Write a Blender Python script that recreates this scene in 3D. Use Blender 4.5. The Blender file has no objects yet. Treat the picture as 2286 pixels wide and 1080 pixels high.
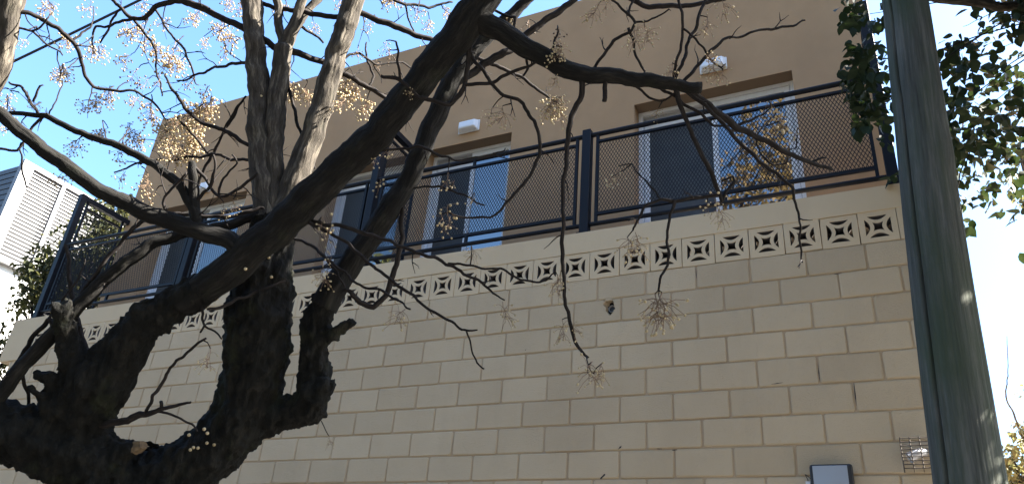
import bpy, bmesh, math, random
from mathutils import Vector, Matrix, noise
random.seed(7)
S = bpy.context.scene
COL = S.collection
# ------------------------------------------------------------------ camera
FPX, W0, H0 = 1735.78, 2286.0, 1080.0
CAM = Vector((0.8217, -5.4056, -2.7281))
RX = Vector((0.900, 0.429, 0.074)).normalized()          # image right
RZ = Vector((-0.412, 0.785, 0.463)).normalized()         # view direction
RX = (RX - RZ * RX.dot(RZ)).normalized()
RY = RZ.cross(RX).normalized()                           # image down
if RY.z > 0: RY = -RY
GZ = -4.33                                               # ground level
cam = bpy.data.objects.new('camera', bpy.data.cameras.new('camera'))
COL.objects.link(cam); S.camera = cam
m = Matrix.Identity(4)
for i in range(3):
    m[i][0] = RX[i]; m[i][1] = -RY[i]; m[i][2] = -RZ[i]; m[i][3] = CAM[i]
cam.matrix_world = m
cam.data.sensor_width = 36.0; cam.data.lens = FPX / W0 * 36.0
cam.data.clip_start = 0.05; cam.data.clip_end = 6000
# ------------------------------------------------------------------ sky, sun, exposure
SUN = Vector((0.80, 0.35, 0.76)).normalized()
w = bpy.data.worlds.new('World'); S.world = w; w.use_nodes = True
nt = w.node_tree; nt.nodes.clear()
sky = nt.nodes.new('ShaderNodeTexSky'); sky.sky_type = 'NISHITA'; sky.sun_disc = False
sky.sun_elevation = math.asin(SUN.z); sky.sun_rotation = math.atan2(SUN.x, SUN.y)
sky.air_density = 1.6; sky.dust_density = 3.2; sky.ozone_density = 10.0; sky.altitude = 20
bg = nt.nodes.new('ShaderNodeBackground'); bg.inputs[1].default_value = 0.05
wo = nt.nodes.new('ShaderNodeOutputWorld')
nt.links.new(sky.outputs[0], bg.inputs[0]); nt.links.new(bg.outputs[0], wo.inputs[0])
ld = bpy.data.lights.new('sun', 'SUN'); ld.energy = 5.0; ld.angle = math.radians(0.5); ld.color = (1, 0.93, 0.82)
sun = bpy.data.objects.new('sun', ld); COL.objects.link(sun)
sun.rotation_euler = SUN.to_track_quat('Z', 'Y').to_euler(); sun.location = SUN * 60
S.view_settings.view_transform = 'Standard'; S.view_settings.look = 'None'
S.view_settings.gamma = 1; S.view_settings.use_curve_mapping = False
S.view_settings.exposure = 3.42
S.render.engine = 'CYCLES'
# ------------------------------------------------------------------ helpers
def P(x, y, d):
    return CAM + d * (RX * ((x - 1143) / FPX) + RY * ((y - 540) / FPX) + RZ)
def wloc(o):
    v = Vector(o.location)
    while o.parent: o = o.parent; v += Vector(o.location)
    return v
def link(name, data, parent=None, loc=(0, 0, 0)):
    o = bpy.data.objects.new(name, data); COL.objects.link(o)
    if parent: o.parent = parent; o.location = Vector(loc) - wloc(parent)
    else: o.location = loc
    return o
def tag(o, label, cat, group=None, kind=None):
    o['label'] = label; o['category'] = cat
    if group: o['group'] = group
    if kind: o['kind'] = kind
    return o
def thing(name, label, cat, loc, group=None):
    o = link(name, None, None, loc); o.empty_display_size = .2
    return tag(o, label, cat, group)
class MB:
    def __init__(s): s.v = []; s.f = []; s.m = []; s.co = []
    def add(s, vs, fs, mi=0):
        b = len(s.v); s.v += [tuple(x) for x in vs]
        s.f += [tuple(b + i for i in f) for f in fs]; s.m += [mi] * len(fs)
    def box(s, a, b, mi=0):
        x0, y0, z0 = a; x1, y1, z1 = b
        s.add([(x0,y0,z0),(x1,y0,z0),(x1,y1,z0),(x0,y1,z0),(x0,y0,z1),(x1,y0,z1),(x1,y1,z1),(x0,y1,z1)],
              [(0,3,2,1),(4,5,6,7),(0,1,5,4),(1,2,6,5),(2,3,7,6),(3,0,4,7)], mi)
    def bar(s, p, q, r, n=6, mi=0, r2=None):
        p = Vector(p); q = Vector(q); r2 = r if r2 is None else r2
        d = (q - p).normalized(); u = d.orthogonal().normalized(); w_ = d.cross(u)
        vs = []
        for c, rr in ((p, r), (q, r2)):
            for k in range(n):
                a = 2 * math.pi * (k + .5) / n; vs.append(c + (u * math.cos(a) + w_ * math.sin(a)) * rr)
        s.add(vs, [(k, (k + 1) % n, n + (k + 1) % n, n + k) for k in range(n)] + [tuple(range(n - 1, -1, -1)), tuple(range(n, 2 * n))], mi)
    def ball(s, c, r, mi=0, sub=1, sq=(1, 1, 1)):
        vs, fs = ICO[sub]
        s.add([(c[0] + v[0] * r * sq[0], c[1] + v[1] * r * sq[1], c[2] + v[2] * r * sq[2]) for v in vs], fs, mi)
    def mesh(s, name, mats, smooth=False, attr=None):
        me = bpy.data.meshes.new(name); me.from_pydata(s.v, [], s.f)
        for q in (mats if isinstance(mats, (list, tuple)) else [mats]): me.materials.append(q)
        me.polygons.foreach_set('material_index', s.m)
        if smooth: me.polygons.foreach_set('use_smooth', [True] * len(s.f))
        if s.co:
            a = me.attributes.new('barkco', 'FLOAT_VECTOR', 'POINT')
            a.data.foreach_set('vector', [c for t in s.co for c in t])
        me.update(); return me
    def build(s, name, mats, parent=None, loc=(0, 0, 0), smooth=False):
        if loc != (0, 0, 0): s.v = [(v[0]-loc[0], v[1]-loc[1], v[2]-loc[2]) for v in s.v]
        return link(name, s.mesh(name, mats, smooth), parent, loc)
ICO = {}
for sub in (1, 2):
    b_ = bmesh.new(); bmesh.ops.create_icosphere(b_, subdivisions=sub, radius=1)
    ICO[sub] = ([v.co[:] for v in b_.verts], [tuple(v.index for v in f.verts) for f in b_.faces]); b_.free()
def bevel(o, width=.004, seg=2):
    md = o.modifiers.new('bevel', 'BEVEL'); md.width = width; md.segments = seg; md.limit_method = 'ANGLE'
    return o
# ------------------------------------------------------------------ materials
def mat(name, col, rough=.8, metal=0, spec=.5):
    m = bpy.data.materials.new(name); m.use_nodes = True
    b = m.node_tree.nodes['Principled BSDF']
    b.inputs['Base Color'].default_value = (*col, 1); b.inputs['Roughness'].default_value = rough
    b.inputs['Metallic'].default_value = metal; b.inputs['Specular IOR Level'].default_value = spec
    return m
def N(m, t, **k):
    n = m.node_tree.nodes.new(t)
    for a, v in k.items():
        if a.startswith('i_'): n.inputs[a[2:].replace('_', ' ')].default_value = v
        else: setattr(n, a, v)
    return n
def L(m, a, b): m.node_tree.links.new(a, b)
def ramp(m, fac, stops):
    r = N(m, 'ShaderNodeValToRGB'); e = r.color_ramp.elements
    while len(e) < len(stops): e.new(.5)
    for i, (p, c) in enumerate(stops): e[i].position = p; e[i].color = (*c, 1) if len(c) == 3 else c
    L(m, fac, r.inputs[0]); return r
def coords(m, kind='pos', scale=(1, 1, 1)):
    if kind == 'pos': src = N(m, 'ShaderNodeNewGeometry').outputs['Position']
    elif kind == 'obj': src = N(m, 'ShaderNodeTexCoord').outputs['Object']
    else: src = N(m, 'ShaderNodeAttribute', attribute_name='barkco').outputs['Vector']
    mp = N(m, 'ShaderNodeMapping'); mp.inputs['Scale'].default_value = scale
    L(m, src, mp.inputs['Vector']); return mp.outputs[0]
def nz(m, vec, scale, detail=6, rough=.6):
    n = N(m, 'ShaderNodeTexNoise'); n.inputs['Scale'].default_value = scale
    n.inputs['Detail'].default_value = detail; n.inputs['Roughness'].default_value = rough
    L(m, vec, n.inputs['Vector']); return n.outputs['Fac']
def bump(m, h, strength, dist):
    b = N(m, 'ShaderNodeBump'); b.inputs['Strength'].default_value = strength; b.inputs['Distance'].default_value = dist
    L(m, h, b.inputs['Height']); L(m, b.outputs[0], m.node_tree.nodes['Principled BSDF'].inputs['Normal']); return b
def base(m): return m.node_tree.nodes['Principled BSDF'].inputs['Base Color']
def mixc(m, fac, a, b, mode='MIX'):
    x = N(m, 'ShaderNodeMix', data_type='RGBA', blend_type=mode)
    if hasattr(fac, 'is_linked') or hasattr(fac, 'links'): L(m, fac, x.inputs[0])
    else: x.inputs[0].default_value = fac
    for s_, i in ((a, 6), (b, 7)):
        if hasattr(s_, 'links'): L(m, s_, x.inputs[i])
        else: x.inputs[i].default_value = (*s_, 1)
    return x.outputs[2]
def paint(name, c1, c2, dirt, bs=.35, rand=True, dirtamt=.5, bd=.006):
    m = mat(name, c1, .85, 0, .25)
    v = coords(m)
    a = nz(m, v, 1.3, 5); b = nz(m, v, 14, 6, .7); f = nz(m, v, 120, 4, .7)
    c = mixc(m, ramp(m, a, [(.35, (0, 0, 0)), (.65, (1, 1, 1))]).outputs[0], c1, c2)
    spots = ramp(m, b, [(.66, (0, 0, 0)), (.80, (1, 1, 1))]).outputs[0]
    mu = N(m, 'ShaderNodeMath', operation='MULTIPLY'); L(m, spots, mu.inputs[0]); mu.inputs[1].default_value = dirtamt
    c = mixc(m, mu.outputs[0], c, dirt)
    vs = coords(m, 'pos', (2.4, 2.4, .5)); st = nz(m, vs, 1.6, 5, .65)        # rain streaks run down the wall
    sr = ramp(m, st, [(.55, (0, 0, 0)), (.80, (.16,) * 3)]).outputs[0]
    c = mixc(m, sr, c, dirt)
    if rand:
        oi = N(m, 'ShaderNodeObjectInfo')
        rr = ramp(m, oi.outputs['Random'], [(0, (.90, .89, .875)), (1, (1.04, 1.04, 1.035))]).outputs[0]
        c = mixc(m, 1.0, c, rr, 'MULTIPLY')
    L(m, c, base(m))
    h = N(m, 'ShaderNodeMath', operation='ADD'); L(m, b, h.inputs[0]); L(m, f, h.inputs[1])
    bump(m, h.outputs[0], bs, bd); return m
M_cream = paint('cream_block_paint', (.58, .462, .312), (.53, .418, .28), (.31, .24, .16), .75, True, .6, .014)
M_band = paint('cream_render', (.58, .458, .302), (.545, .428, .28), (.34, .26, .175), .2, False)
M_joint = paint('painted_mortar', (.46, .35, .225), (.40, .30, .195), (.17, .13, .09), .3, False)
M_tan = paint('tan_stucco', (.46, .285, .152), (.40, .245, .130), (.31, .195, .11), .25, False, .25)
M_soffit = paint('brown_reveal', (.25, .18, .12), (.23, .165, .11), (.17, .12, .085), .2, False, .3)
M_conc = paint('shade_dark_concrete', (.05, .047, .05), (.04, .038, .04), (.03, .028, .03), .3, False)  # concrete darkened to paint in the shade behind the breeze holes
M_holeshade = mat('hole_shade_cement', (.125, .115, .113), .95, 0, .1)  # dark cement inside the breeze holes, painted for the shade there
M_metal = mat('dark_navy_metal', (.0045, .0055, .0095), .5, 0, .22)
h_ = nz(M_metal, coords(M_metal), 60, 4); bump(M_metal, h_, .15, .002)
M_pvc = mat('white_frame', (.72, .72, .73), .35)
M_pvcd = mat('shutter_grey', (.34, .33, .32), .5)
M_glass = mat('door_glass', (.012, .016, .022), .015, 0, .5)
M_glass.node_tree.nodes['Principled BSDF'].inputs['IOR'].default_value = 2.9
gn = nz(M_glass, coords(M_glass), 1.6, 2); bump(M_glass, gn, .03, .02)
M_screen = mat('insect_screen', (.045, .045, .042), .6)
L(M_screen, ramp(M_screen, nz(M_screen, coords(M_screen, 'pos', (1, 1, 1)), 3, 4), [(.3, (.03, .03, .029)), (.7, (.065, .065, .06))]).outputs[0], base(M_screen))
M_lamp = mat('lamp_diffuser', (.80, .80, .82), .3)
M_lampb = mat('lamp_base', (.70, .70, .70), .45)
def bark(name, dark, mid, light, kind, sc, bs, dist, lich=.0):
    m = mat(name, mid, .92, 0, .2)
    v = coords(m, kind, (1, 1, .18) if kind == 'attr' else (1, 1, .45))
    a = nz(m, v, sc, 8, .68); b = nz(m, coords(m, kind if kind == 'attr' else 'obj'), sc * .22, 4)
    vo = N(m, 'ShaderNodeTexVoronoi', feature='DISTANCE_TO_EDGE'); vo.inputs['Scale'].default_value = sc * .55; L(m, v, vo.inputs['Vector'])
    c = ramp(m, a, [(.30, dark), (.52, mid), (.74, light)]).outputs[0]
    if lich:
        lr = ramp(m, b, [(.55, (0, 0, 0)), (.68, (lich,) * 3)]).outputs[0]
        c = mixc(m, lr, c, (.030, .034, .018))
    L(m, c, base(m))
    ad = N(m, 'ShaderNodeMath', operation='ADD'); L(m, a, ad.inputs[0])
    mn = N(m, 'ShaderNodeMath', operation='MINIMUM'); L(m, vo.outputs['Distance'], mn.inputs[0]); mn.inputs[1].default_value = .25
    L(m, mn.outputs[0], ad.inputs[1])
    bump(m, ad.outputs[0], bs, dist); return m
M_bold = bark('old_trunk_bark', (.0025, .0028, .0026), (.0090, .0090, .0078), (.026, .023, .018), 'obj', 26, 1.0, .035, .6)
M_blimb = bark('limb_bark', (.014, .012, .010), (.055, .047, .038), (.20, .175, .138), 'attr', 55, .9, .012, .25)  # paler bark; sunlight on the lit limbs is partly in its colour
M_bshade = bark('shaded_limb_bark', (.004, .0038, .0036), (.0095, .009, .0082), (.030, .027, .023), 'attr', 55, .9, .012, .2)  # darker copy of the limb bark with the shade painted in
M_btwig = bark('twig_bark', (.008, .0065, .0065), (.017, .014, .013), (.042, .035, .031), 'attr', 120, .5, .004)
M_cut = mat('broken_wood', (.42, .27, .13), .85)
L(M_cut, ramp(M_cut, nz(M_cut, coords(M_cut), 40, 5), [(.3, (.05, .032, .018)), (.7, (.17, .115, .06))]).outputs[0], base(M_cut))
def transl(m, col, amt):
    b = m.node_tree.nodes['Principled BSDF']; out = m.node_tree.nodes['Material Output']
    t = N(m, 'ShaderNodeBsdfTranslucent'); t.inputs[0].default_value = (*col, 1)
    mx = N(m, 'ShaderNodeMixShader'); mx.inputs[0].default_value = amt
    L(m, b.outputs[0], mx.inputs[1]); L(m, t.outputs[0], mx.inputs[2]); L(m, mx.outputs[0], out.inputs[0])
def berrymat(name, a, b_, amt):
    m = mat(name, a, .5)
    oi = N(m, 'ShaderNodeObjectInfo')
    v = coords(m); n_ = nz(m, v, 45, 2)
    c = ramp(m, n_, [(.35, a), (.65, b_)]).outputs[0]
    L(m, c, base(m)); transl(m, b_, amt); return m
M_berry = berrymat('pale_gold_berry', (.36, .28, .15), (.58, .48, .30), .30)
M_berryd = berrymat('shrivelled_berry', (.06, .035, .02), (.16, .10, .05), .1)
M_stalk = mat('berry_stalk', (.20, .13, .08), .8); transl(M_stalk, (.3, .2, .12), .2)
def leafmat(name, cols, tr, amt=.35, rough=.45):
    m = mat(name, cols[0], rough, 0, .22)
    v = coords(m); n_ = nz(m, v, 9, 3)
    L(m, ramp(m, n_, [(.3 + .4 * i / max(1, len(cols) - 1), c) for i, c in enumerate(cols)]).outputs[0], base(m))
    transl(m, tr, amt); return m
M_leaf = leafmat('dark_glossy_leaf', [(.007, .014, .007), (.013, .024, .010), (.024, .036, .014)], (.05, .085, .02), .10, .62)
M_leafy = leafmat('olive_leaf', [(.05, .07, .025), (.11, .12, .04), (.19, .17, .06)], (.22, .22, .07), .35, .6)
M_leafg = leafmat('yellow_autumn_leaf', [(.13, .085, .035), (.24, .165, .07), (.13, .10, .04)], (.25, .18, .06), .35, .6)
M_leafd2 = leafmat('conifer_green_leaf', [(.012, .018, .009), (.030, .036, .014), (.075, .07, .028)], (.12, .12, .04), .25, .7)
M_leafd = leafmat('dusty_green_leaf', [(.05, .06, .03), (.13, .12, .06), (.22, .18, .10)], (.2, .2, .08), .3, .6)
M_pole = mat('weathered_pole_wood', (.2, .2, .17), .9, 0, .2)
v_ = coords(M_pole, 'attr', (1, 1, .05)); a_ = nz(M_pole, v_, 34, 9, .7); b2 = nz(M_pole, coords(M_pole, 'attr', (1, 1, .22)), 5, 6)
c_ = ramp(M_pole, a_, [(.25, (.022, .024, .020)), (.5, (.070, .074, .066)), (.78, (.155, .155, .14))]).outputs[0]
c_ = mixc(M_pole, ramp(M_pole, b2, [(.42, (0, 0, 0)), (.62, (.8,) * 3)]).outputs[0], c_, (.042, .058, .034))
L(M_pole, c_, base(M_pole)); bump(M_pole, a_, .8, .008)
M_white = paint('white_wall_paint', (.60, .60, .59), (.57, .57, .56), (.45, .45, .43), .1, False, .2)
M_slat = mat('pale_metal_slat', (.20, .20, .205), .5, 0, .3)
M_dkslat = mat('dark_grey_cladding', (.07, .075, .085), .6)
M_gap = mat('louvre_gap_shade', (.012, .012, .014), .9)  # near-black backing paints the shade between the slats
M_cable = mat('black_cable', (.015, .015, .017), .5)
M_wire = mat('rusty_wire', (.07, .055, .045), .7, .3)
M_flue = mat('galvanised_flue', (.60, .60, .62), .4, .3)
M_black = mat('black_plastic_and_shade', (.012, .012, .015), .5)  # also fills dark openings as painted shade
M_flood = mat('floodlight_glass', (.30, .33, .38), .12, 0, .5)
M_asph = mat('asphalt', (.05, .05, .05), .95)
L(M_asph, ramp(M_asph, nz(M_asph, coords(M_asph), 30, 8), [(.3, (.022, .0215, .021)), (.7, (.042, .041, .04))]).outputs[0], base(M_asph))
M_pave = mat('pavement_concrete', (.26, .25, .23), .9)
L(M_pave, ramp(M_pave, nz(M_pave, coords(M_pave), 3, 8), [(.3, (.07, .065, .06)), (.7, (.11, .103, .095))]).outputs[0], base(M_pave))

# ------------------------------------------------------------------ ground
b = MB(); b.add([(-900, -900, GZ), (900, -900, GZ), (900, 900, GZ), (-900, 900, GZ)], [(0, 1, 2, 3)])
b.build('ground', M_asph)['kind'] = 'structure'
b = MB(); b.box((-60, -4.3, GZ + .004), (40, 8, GZ + .13)); b.build('pavement', M_pave)['kind'] = 'structure'
b = MB(); b.box((-60, -22, GZ + .004), (40, -13, GZ + .13)); b.build('pavement_opposite', M_pave)['kind'] = 'structure'

# ------------------------------------------------------------------ house
HX0, HX1, UX0, UY, RT = -8.70, 1.10, -8.63, .80, 4.02
house = thing('house', 'two storey house with cream block wall below a tan upper floor', 'house', ((HX0 + HX1) / 2, 4, GZ))
HOLE = (-1.092, -.272)
# backing of the block wall, butted round the broken hole
bw = MB(); HB = .009
def quadxz(mb, x0, x1, z0, z1, y, mi=0): mb.add([(x0, y, z0), (x1, y, z0), (x1, y, z1), (x0, y, z1)], [(0, 1, 2, 3)], mi)
hx0, hx1, hz0, hz1 = -1.20, -1.01, -.392, -.208
for r_ in ((HX0, HX1, GZ, hz0), (HX0, HX1, hz1, 0), (HX0, hx0, hz0, hz1), (hx1, HX1, hz0, hz1)): quadxz(bw, *r_, HB)
block_wall = bw.build('block_wall', M_joint, house)
def block_mesh(x0, x1, z0, z1, seed, hole=None):
    rnd = random.Random(seed); g = .0042; c = .010; e = .0055
    x0 += g; x1 -= g; z0 += g; z1 -= g
    def ring(x0, x1, z0, z1, y, c):
        j = lambda: rnd.uniform(-.0022, .0022)
        pts = [(x0 + c, z0), (x1 - c, z0), (x1, z0 + c), (x1, z1 - c), (x1 - c, z1), (x0 + c, z1), (x0, z1 - c), (x0, z0 + c)]
        return [(p + j(), y + j() * .5, q + j()) for p, q in pts]
    mb = MB(); yf = rnd.uniform(-.0015, .0015)
    A = ring(x0, x1, z0, z1, HB + .002, c); B_ = ring(x0 + e * .6, x1 - e * .6, z0 + e * .6, z1 - e * .6, .003 + yf, c * .9); F = ring(x0 + e * 1.6, x1 - e * 1.6, z0 + e * 1.6, z1 - e * 1.6, yf, c * .6)
    fs = [(k, (k + 1) % 8, 8 + (k + 1) % 8, 8 + k) for k in range(8)] + [(8 + k, 8 + (k + 1) % 8, 16 + (k + 1) % 8, 16 + k) for k in range(8)]
    if not hole: fs.append(tuple(range(16, 24)))
    mb.add(A + B_ + F, fs)
    if hole:
        n = 24; inner = []; inb = []
        R_ = [(.043 + rnd.uniform(-.007, .009)) for k in range(n)]
        outer = []
        for k in range(n):
            a = 2 * math.pi * k / n; inner.append((hole[0] + math.cos(a) * R_[k] * .95 - (.018 if math.pi * .5 < a < math.pi * .95 else 0), yf, hole[1] + math.sin(a) * R_[k] * 1.45 + (.012 if .3 < a < 2.6 else 0)))
            inb.append((hole[0] + math.cos(a) * R_[k] * .8, yf + .05, hole[1] + .0 + math.sin(a) * R_[k] * 1.25))
            # outer ring projected on front rectangle
            X0, X1, Z0, Z1 = x0 + e * 1.6, x1 - e * 1.6, z0 + e * 1.6, z1 - e * 1.6
            ca, sa = math.cos(a), math.sin(a)
            t = min(((X1 - hole[0]) / ca if ca > 1e-6 else (X0 - hole[0]) / ca if ca < -1e-6 else 9), ((Z1 - hole[1]) / sa if sa > 1e-6 else (Z0 - hole[1]) / sa if sa < -1e-6 else 9))
            outer.append((hole[0] + ca * t, yf, hole[1] + sa * t))
        mb.add(outer + inner + inb, [(k, (k + 1) % n, n + (k + 1) % n, n + k) for k in range(n)] + [(n + k, n + (k + 1) % n, 2 * n + (k + 1) % n, 2 * n + k) for k in range(n)])
        # missing front corners of the rectangle
        for cx, cz in ((X0, Z0), (X1, Z0), (X1, Z1), (X0, Z1)):
            near = sorted(range(n), key=lambda k: (outer[k][0] - cx) ** 2 + (outer[k][2] - cz) ** 2)
            o1 = [outer[k] for k in near[:6]]
            ex = [p for p in o1 if abs(p[0] - cx) < 1e-5]; ez = [p for p in o1 if abs(p[2] - cz) < 1e-5]
            if ex and ez: mb.add([(cx, yf, cz), ex[0], ez[0]], [(0, 1, 2)])
    return mb
VARS = [block_mesh(-.2, .2, -.1, .1, s_).mesh('block', M_cream) for s_ in range(14)]
low = MB()
rows = int((0 - GZ) / .2) + 1
for r in range(rows):
    zt = -.2 * r; zb = zt - .2
    off = 0 if r % 2 == 0 else .2
    k0 = math.floor((HX0 - off) / .4)
    x = k0 * .4 + off
    while x < HX1 - .02:
        a, c = max(x, HX0), min(x + .4, HX1)
        full = c - a > .399
        if c - a > .03:
            if r < 10:
                if r == 1 and a < HOLE[0] < c:
                    me = block_mesh(a, c, zb, zt, 99, HOLE).mesh('block', M_cream); o = link('block', me, block_wall); o['label'] = 'cream block with a broken round hole'
                else:
                    if full:
                        o = link('block', random.choice(VARS), block_wall, ((a + c) / 2, 0, (zt + zb) / 2))
                    else:
                        o = link('block', block_mesh(a - (a + c) / 2, c - (a + c) / 2, -.1, .1, r).mesh('block', M_cream), block_wall, ((a + c) / 2, 0, (zt + zb) / 2))
                    o.rotation_euler = (random.uniform(-.006, .006), random.uniform(-.007, .007), random.uniform(-.004, .004)); o.location.x += random.uniform(-.002, .002); o.location.z += random.uniform(-.0016, .0016)
            else:
                q = block_mesh(a, c, max(zb, GZ), zt, r)
                if zt - max(zb, GZ) > .05: low.add(q.v, q.f)
        x += .4
lo = low.build('lower_blocks', M_cream, block_wall); lo['kind'] = 'stuff'
# hole: black box painted as its shade, and pipe
b = MB(); b.box((hx0 - .02, HB + .10, hz0 - .02), (hx1 + .02, HB + .30, hz1 + .02)); b.build('cavity', M_black, house)
vp = MB()
n = 20; cx, cz = HOLE[0] + .006, HOLE[1] + .002
for rr, y0, y1 in ((.031, .035, .10), ):
    vs = []
    for y_, r_ in ((y1, rr), (y0, rr), (y0, rr * .86), (y1, rr * .86)):
        vs += [(cx + math.cos(2 * math.pi * k / n) * r_, y_, cz + math.sin(2 * math.pi * k / n) * r_) for k in range(n)]
    vp.add(vs, [(i * n + k, i * n + (k + 1) % n, (i + 1) * n + (k + 1) % n, (i + 1) * n + k) for i in range(3) for k in range(n)])
vp.build('vent_pipe', M_pvcd, house, smooth=True)
q = MB(); q.bar((cx, .048, cz - .004), (cx, .09, cz - .004), .0262, 20); q.build('pipe_shade_plug', M_black, house)  # black plug paints the shade inside the pipe
def onwall(x, y, Y=0.):
    d = RX * ((x - 1143) / FPX) + RY * ((y - 540) / FPX) + RZ; return CAM + d * ((Y - CAM.y) / d.y)
rc = random.Random(3)
for (x0, y0), (x1, y1), w_ in [((1906, 852), (1912, 905), .006), ((1826, 812), (1830, 850), .004), ((1722, 857), (1748, 853), .004), ((1466, 1001), (1478, 1001), .005), ((1500, 1004), (1512, 1003), .005), ((1340, 1068), (1351, 1057), .014), ((1753, 602), (1790, 596), .003), ((1553, 596), (1555, 622), .003), ((1862, 612), (1880, 609), .004), ((1380, 1002), (1388, 994), .008), ((1170, 785), (1174, 779), .006)]:
    a_0 = onwall(x0, y0, -.001); a_1 = onwall(x1, y1, -.001); d_ = (a_1 - a_0); n_ = Vector((-d_.z, 0, d_.x)).normalized(); up = []; dn = []
    for i in range(7):
        t = i / 6; p_ = a_0.lerp(a_1, t); hw = w_ * .5 * (.3 + math.sin(t * math.pi)) * rc.uniform(.5, 1.2)
        up.append(p_ + n_ * hw); dn.append(p_ - n_ * hw)
    q = MB(); back = [p_ + Vector((0, .004, 0)) for p_ in up + dn]
    q.add(up + dn, [(i, i + 1, 8 + i, 7 + i) for i in range(6)]); q.build('joint_crack', M_black, block_wall)
# breeze block band
band = MB()
BZ0, BZ1, PT = 0.0, .25, .445
PITCH = .2565; NB = 37; BX1 = .905 + PITCH / 2; BX0 = BX1 - NB * PITCH
band.box((BX1 + .001, 0, BZ0 + .002), (HX1, .12, BZ1)); band.box((HX0 - .2, -.012, -.10), (BX0 - .001, .12, BZ1))
band.box((HX0 - .2, -.004, BZ1), (HX1, .12, PT))
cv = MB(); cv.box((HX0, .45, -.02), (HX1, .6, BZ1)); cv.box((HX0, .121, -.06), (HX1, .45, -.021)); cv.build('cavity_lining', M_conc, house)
bandobj = bevel(band.build('parapet_band', M_band, house), .002)
def breeze_mesh():
    cu = bpy.data.curves.new('bz', 'CURVE'); cu.dimensions = '2D'; cu.fill_mode = 'BOTH'; cu.extrude = .05
    cu.bevel_depth = .0012; cu.bevel_resolution = 1
    def sp(pts):
        s_ = cu.splines.new('POLY'); s_.points.add(len(pts) - 1); s_.use_cyclic_u = True
        for p_, q in zip(s_.points, pts): p_.co = (q[0], q[1], 0, 1)
    hw = PITCH / 2 - .004; hh = (BZ1 - BZ0) / 2 - .0002
    sp([(-hw, -hh + .004), (hw, -hh + .004), (hw, hh), (-hw, hh)])
    def lens(rot):
        pts = []
        hx, top, sag = .068, .088, .036
        for i in range(11):
            t = -1 + 2 * i / 10; pts.append((hx * t, top - .002 * (1 - t * t)))
        for i in range(1, 10):
            t = 1 - 2 * i / 10; pts.append((hx * t, top - sag * (1 - t * t)))
        c, s2 = math.cos(rot), math.sin(rot)
        return [(x * c - y * s2, x * s2 + y * c) for x, y in pts]
    for k in range(4): sp(lens(k * math.pi / 2))
    star = []
    for k in range(4):
        a = Vector((-.040, .040)); bb = Vector((.040, .040)); c, s2 = math.cos(-k * math.pi / 2), math.sin(-k * math.pi / 2)
        for i in range(6):
            t = i / 6; p_ = a.lerp(bb, t); p_.y -= .013 * 4 * t * (1 - t)
            star.append((p_.x * c - p_.y * s2, p_.x * s2 + p_.y * c))
    sp(star)
    o = bpy.data.objects.new('tmp', cu); COL.objects.link(o)
    dg = bpy.context.evaluated_depsgraph_get(); me = bpy.data.meshes.new_from_object(o.evaluated_get(dg))
    bpy.data.objects.remove(o)
    me.transform(Matrix.Rotation(math.pi / 2, 4, 'X')); me.materials.clear(); me.materials.append(M_band); me.materials.append(M_holeshade); me.name = 'breeze_block'
    for p_ in me.polygons: p_.material_index = 1 if abs(p_.normal.y) < .35 and abs(p_.center.x) < .11 and abs(p_.center.z) < .11 else 0  # inner faces of the holes take the painted shade
    return me
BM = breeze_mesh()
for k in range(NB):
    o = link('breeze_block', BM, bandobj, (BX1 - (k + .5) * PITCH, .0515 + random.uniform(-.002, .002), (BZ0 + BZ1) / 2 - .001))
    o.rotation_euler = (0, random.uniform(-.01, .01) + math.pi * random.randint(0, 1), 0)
# slab, sides, roof of the house
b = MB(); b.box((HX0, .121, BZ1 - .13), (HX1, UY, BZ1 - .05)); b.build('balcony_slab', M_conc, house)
b = MB(); b.box((HX0 + .01, .61, GZ), (HX1 - .002, 9, .10)); b.box((HX0, .0095, GZ), (HX0 + .009, 9, .05)); b.box((HX1 - .02, HB + .001, GZ), (HX1 - .001, .62, -.01)); b.build('side_wall', M_band, house)
DOORS = [(-1.15, .40), (-3.64, -2.55), (-5.00, -3.91), (-7.94, -6.39)]
DT, DB, RV = 2.325, .19, .15
uw = MB()
xs = sorted([UX0, HX1] + [x for d in DOORS for x in d])
for i in range(len(xs) - 1):
    a, c = xs[i], xs[i + 1]
    isd = any(abs(a - d[0]) < 1e-6 for d in DOORS)
    if isd: quadxz(uw, a, c, DT, RT, UY)
    else: quadxz(uw, a, c, .1, RT, UY)
uw.add([(UX0, UY, .1), (UX0, UY, RT), (UX0, 9, RT), (UX0, 9, .1)], [(0, 1, 2, 3)])
uw.add([(HX1, UY, .1), (HX1, 9, .1), (HX1, 9, RT), (HX1, UY, RT)], [(0, 1, 2, 3)])
uw.add([(UX0, UY, RT), (HX1, UY, RT), (HX1, 9, RT), (UX0, 9, RT)], [(0, 1, 2, 3)])
for a, c in DOORS:
    for x in (a, c): uw.add([(x, UY, DB), (x, UY + RV + .1, DB), (x, UY + RV + .1, DT), (x, UY, DT)], [(0, 1, 2, 3)])
uw.build('upper_wall', M_tan, house)
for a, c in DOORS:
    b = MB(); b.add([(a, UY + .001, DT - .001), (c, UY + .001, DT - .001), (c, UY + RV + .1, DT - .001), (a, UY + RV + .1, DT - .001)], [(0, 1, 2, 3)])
    b.build('lintel_soffit', M_soffit, house)
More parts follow.
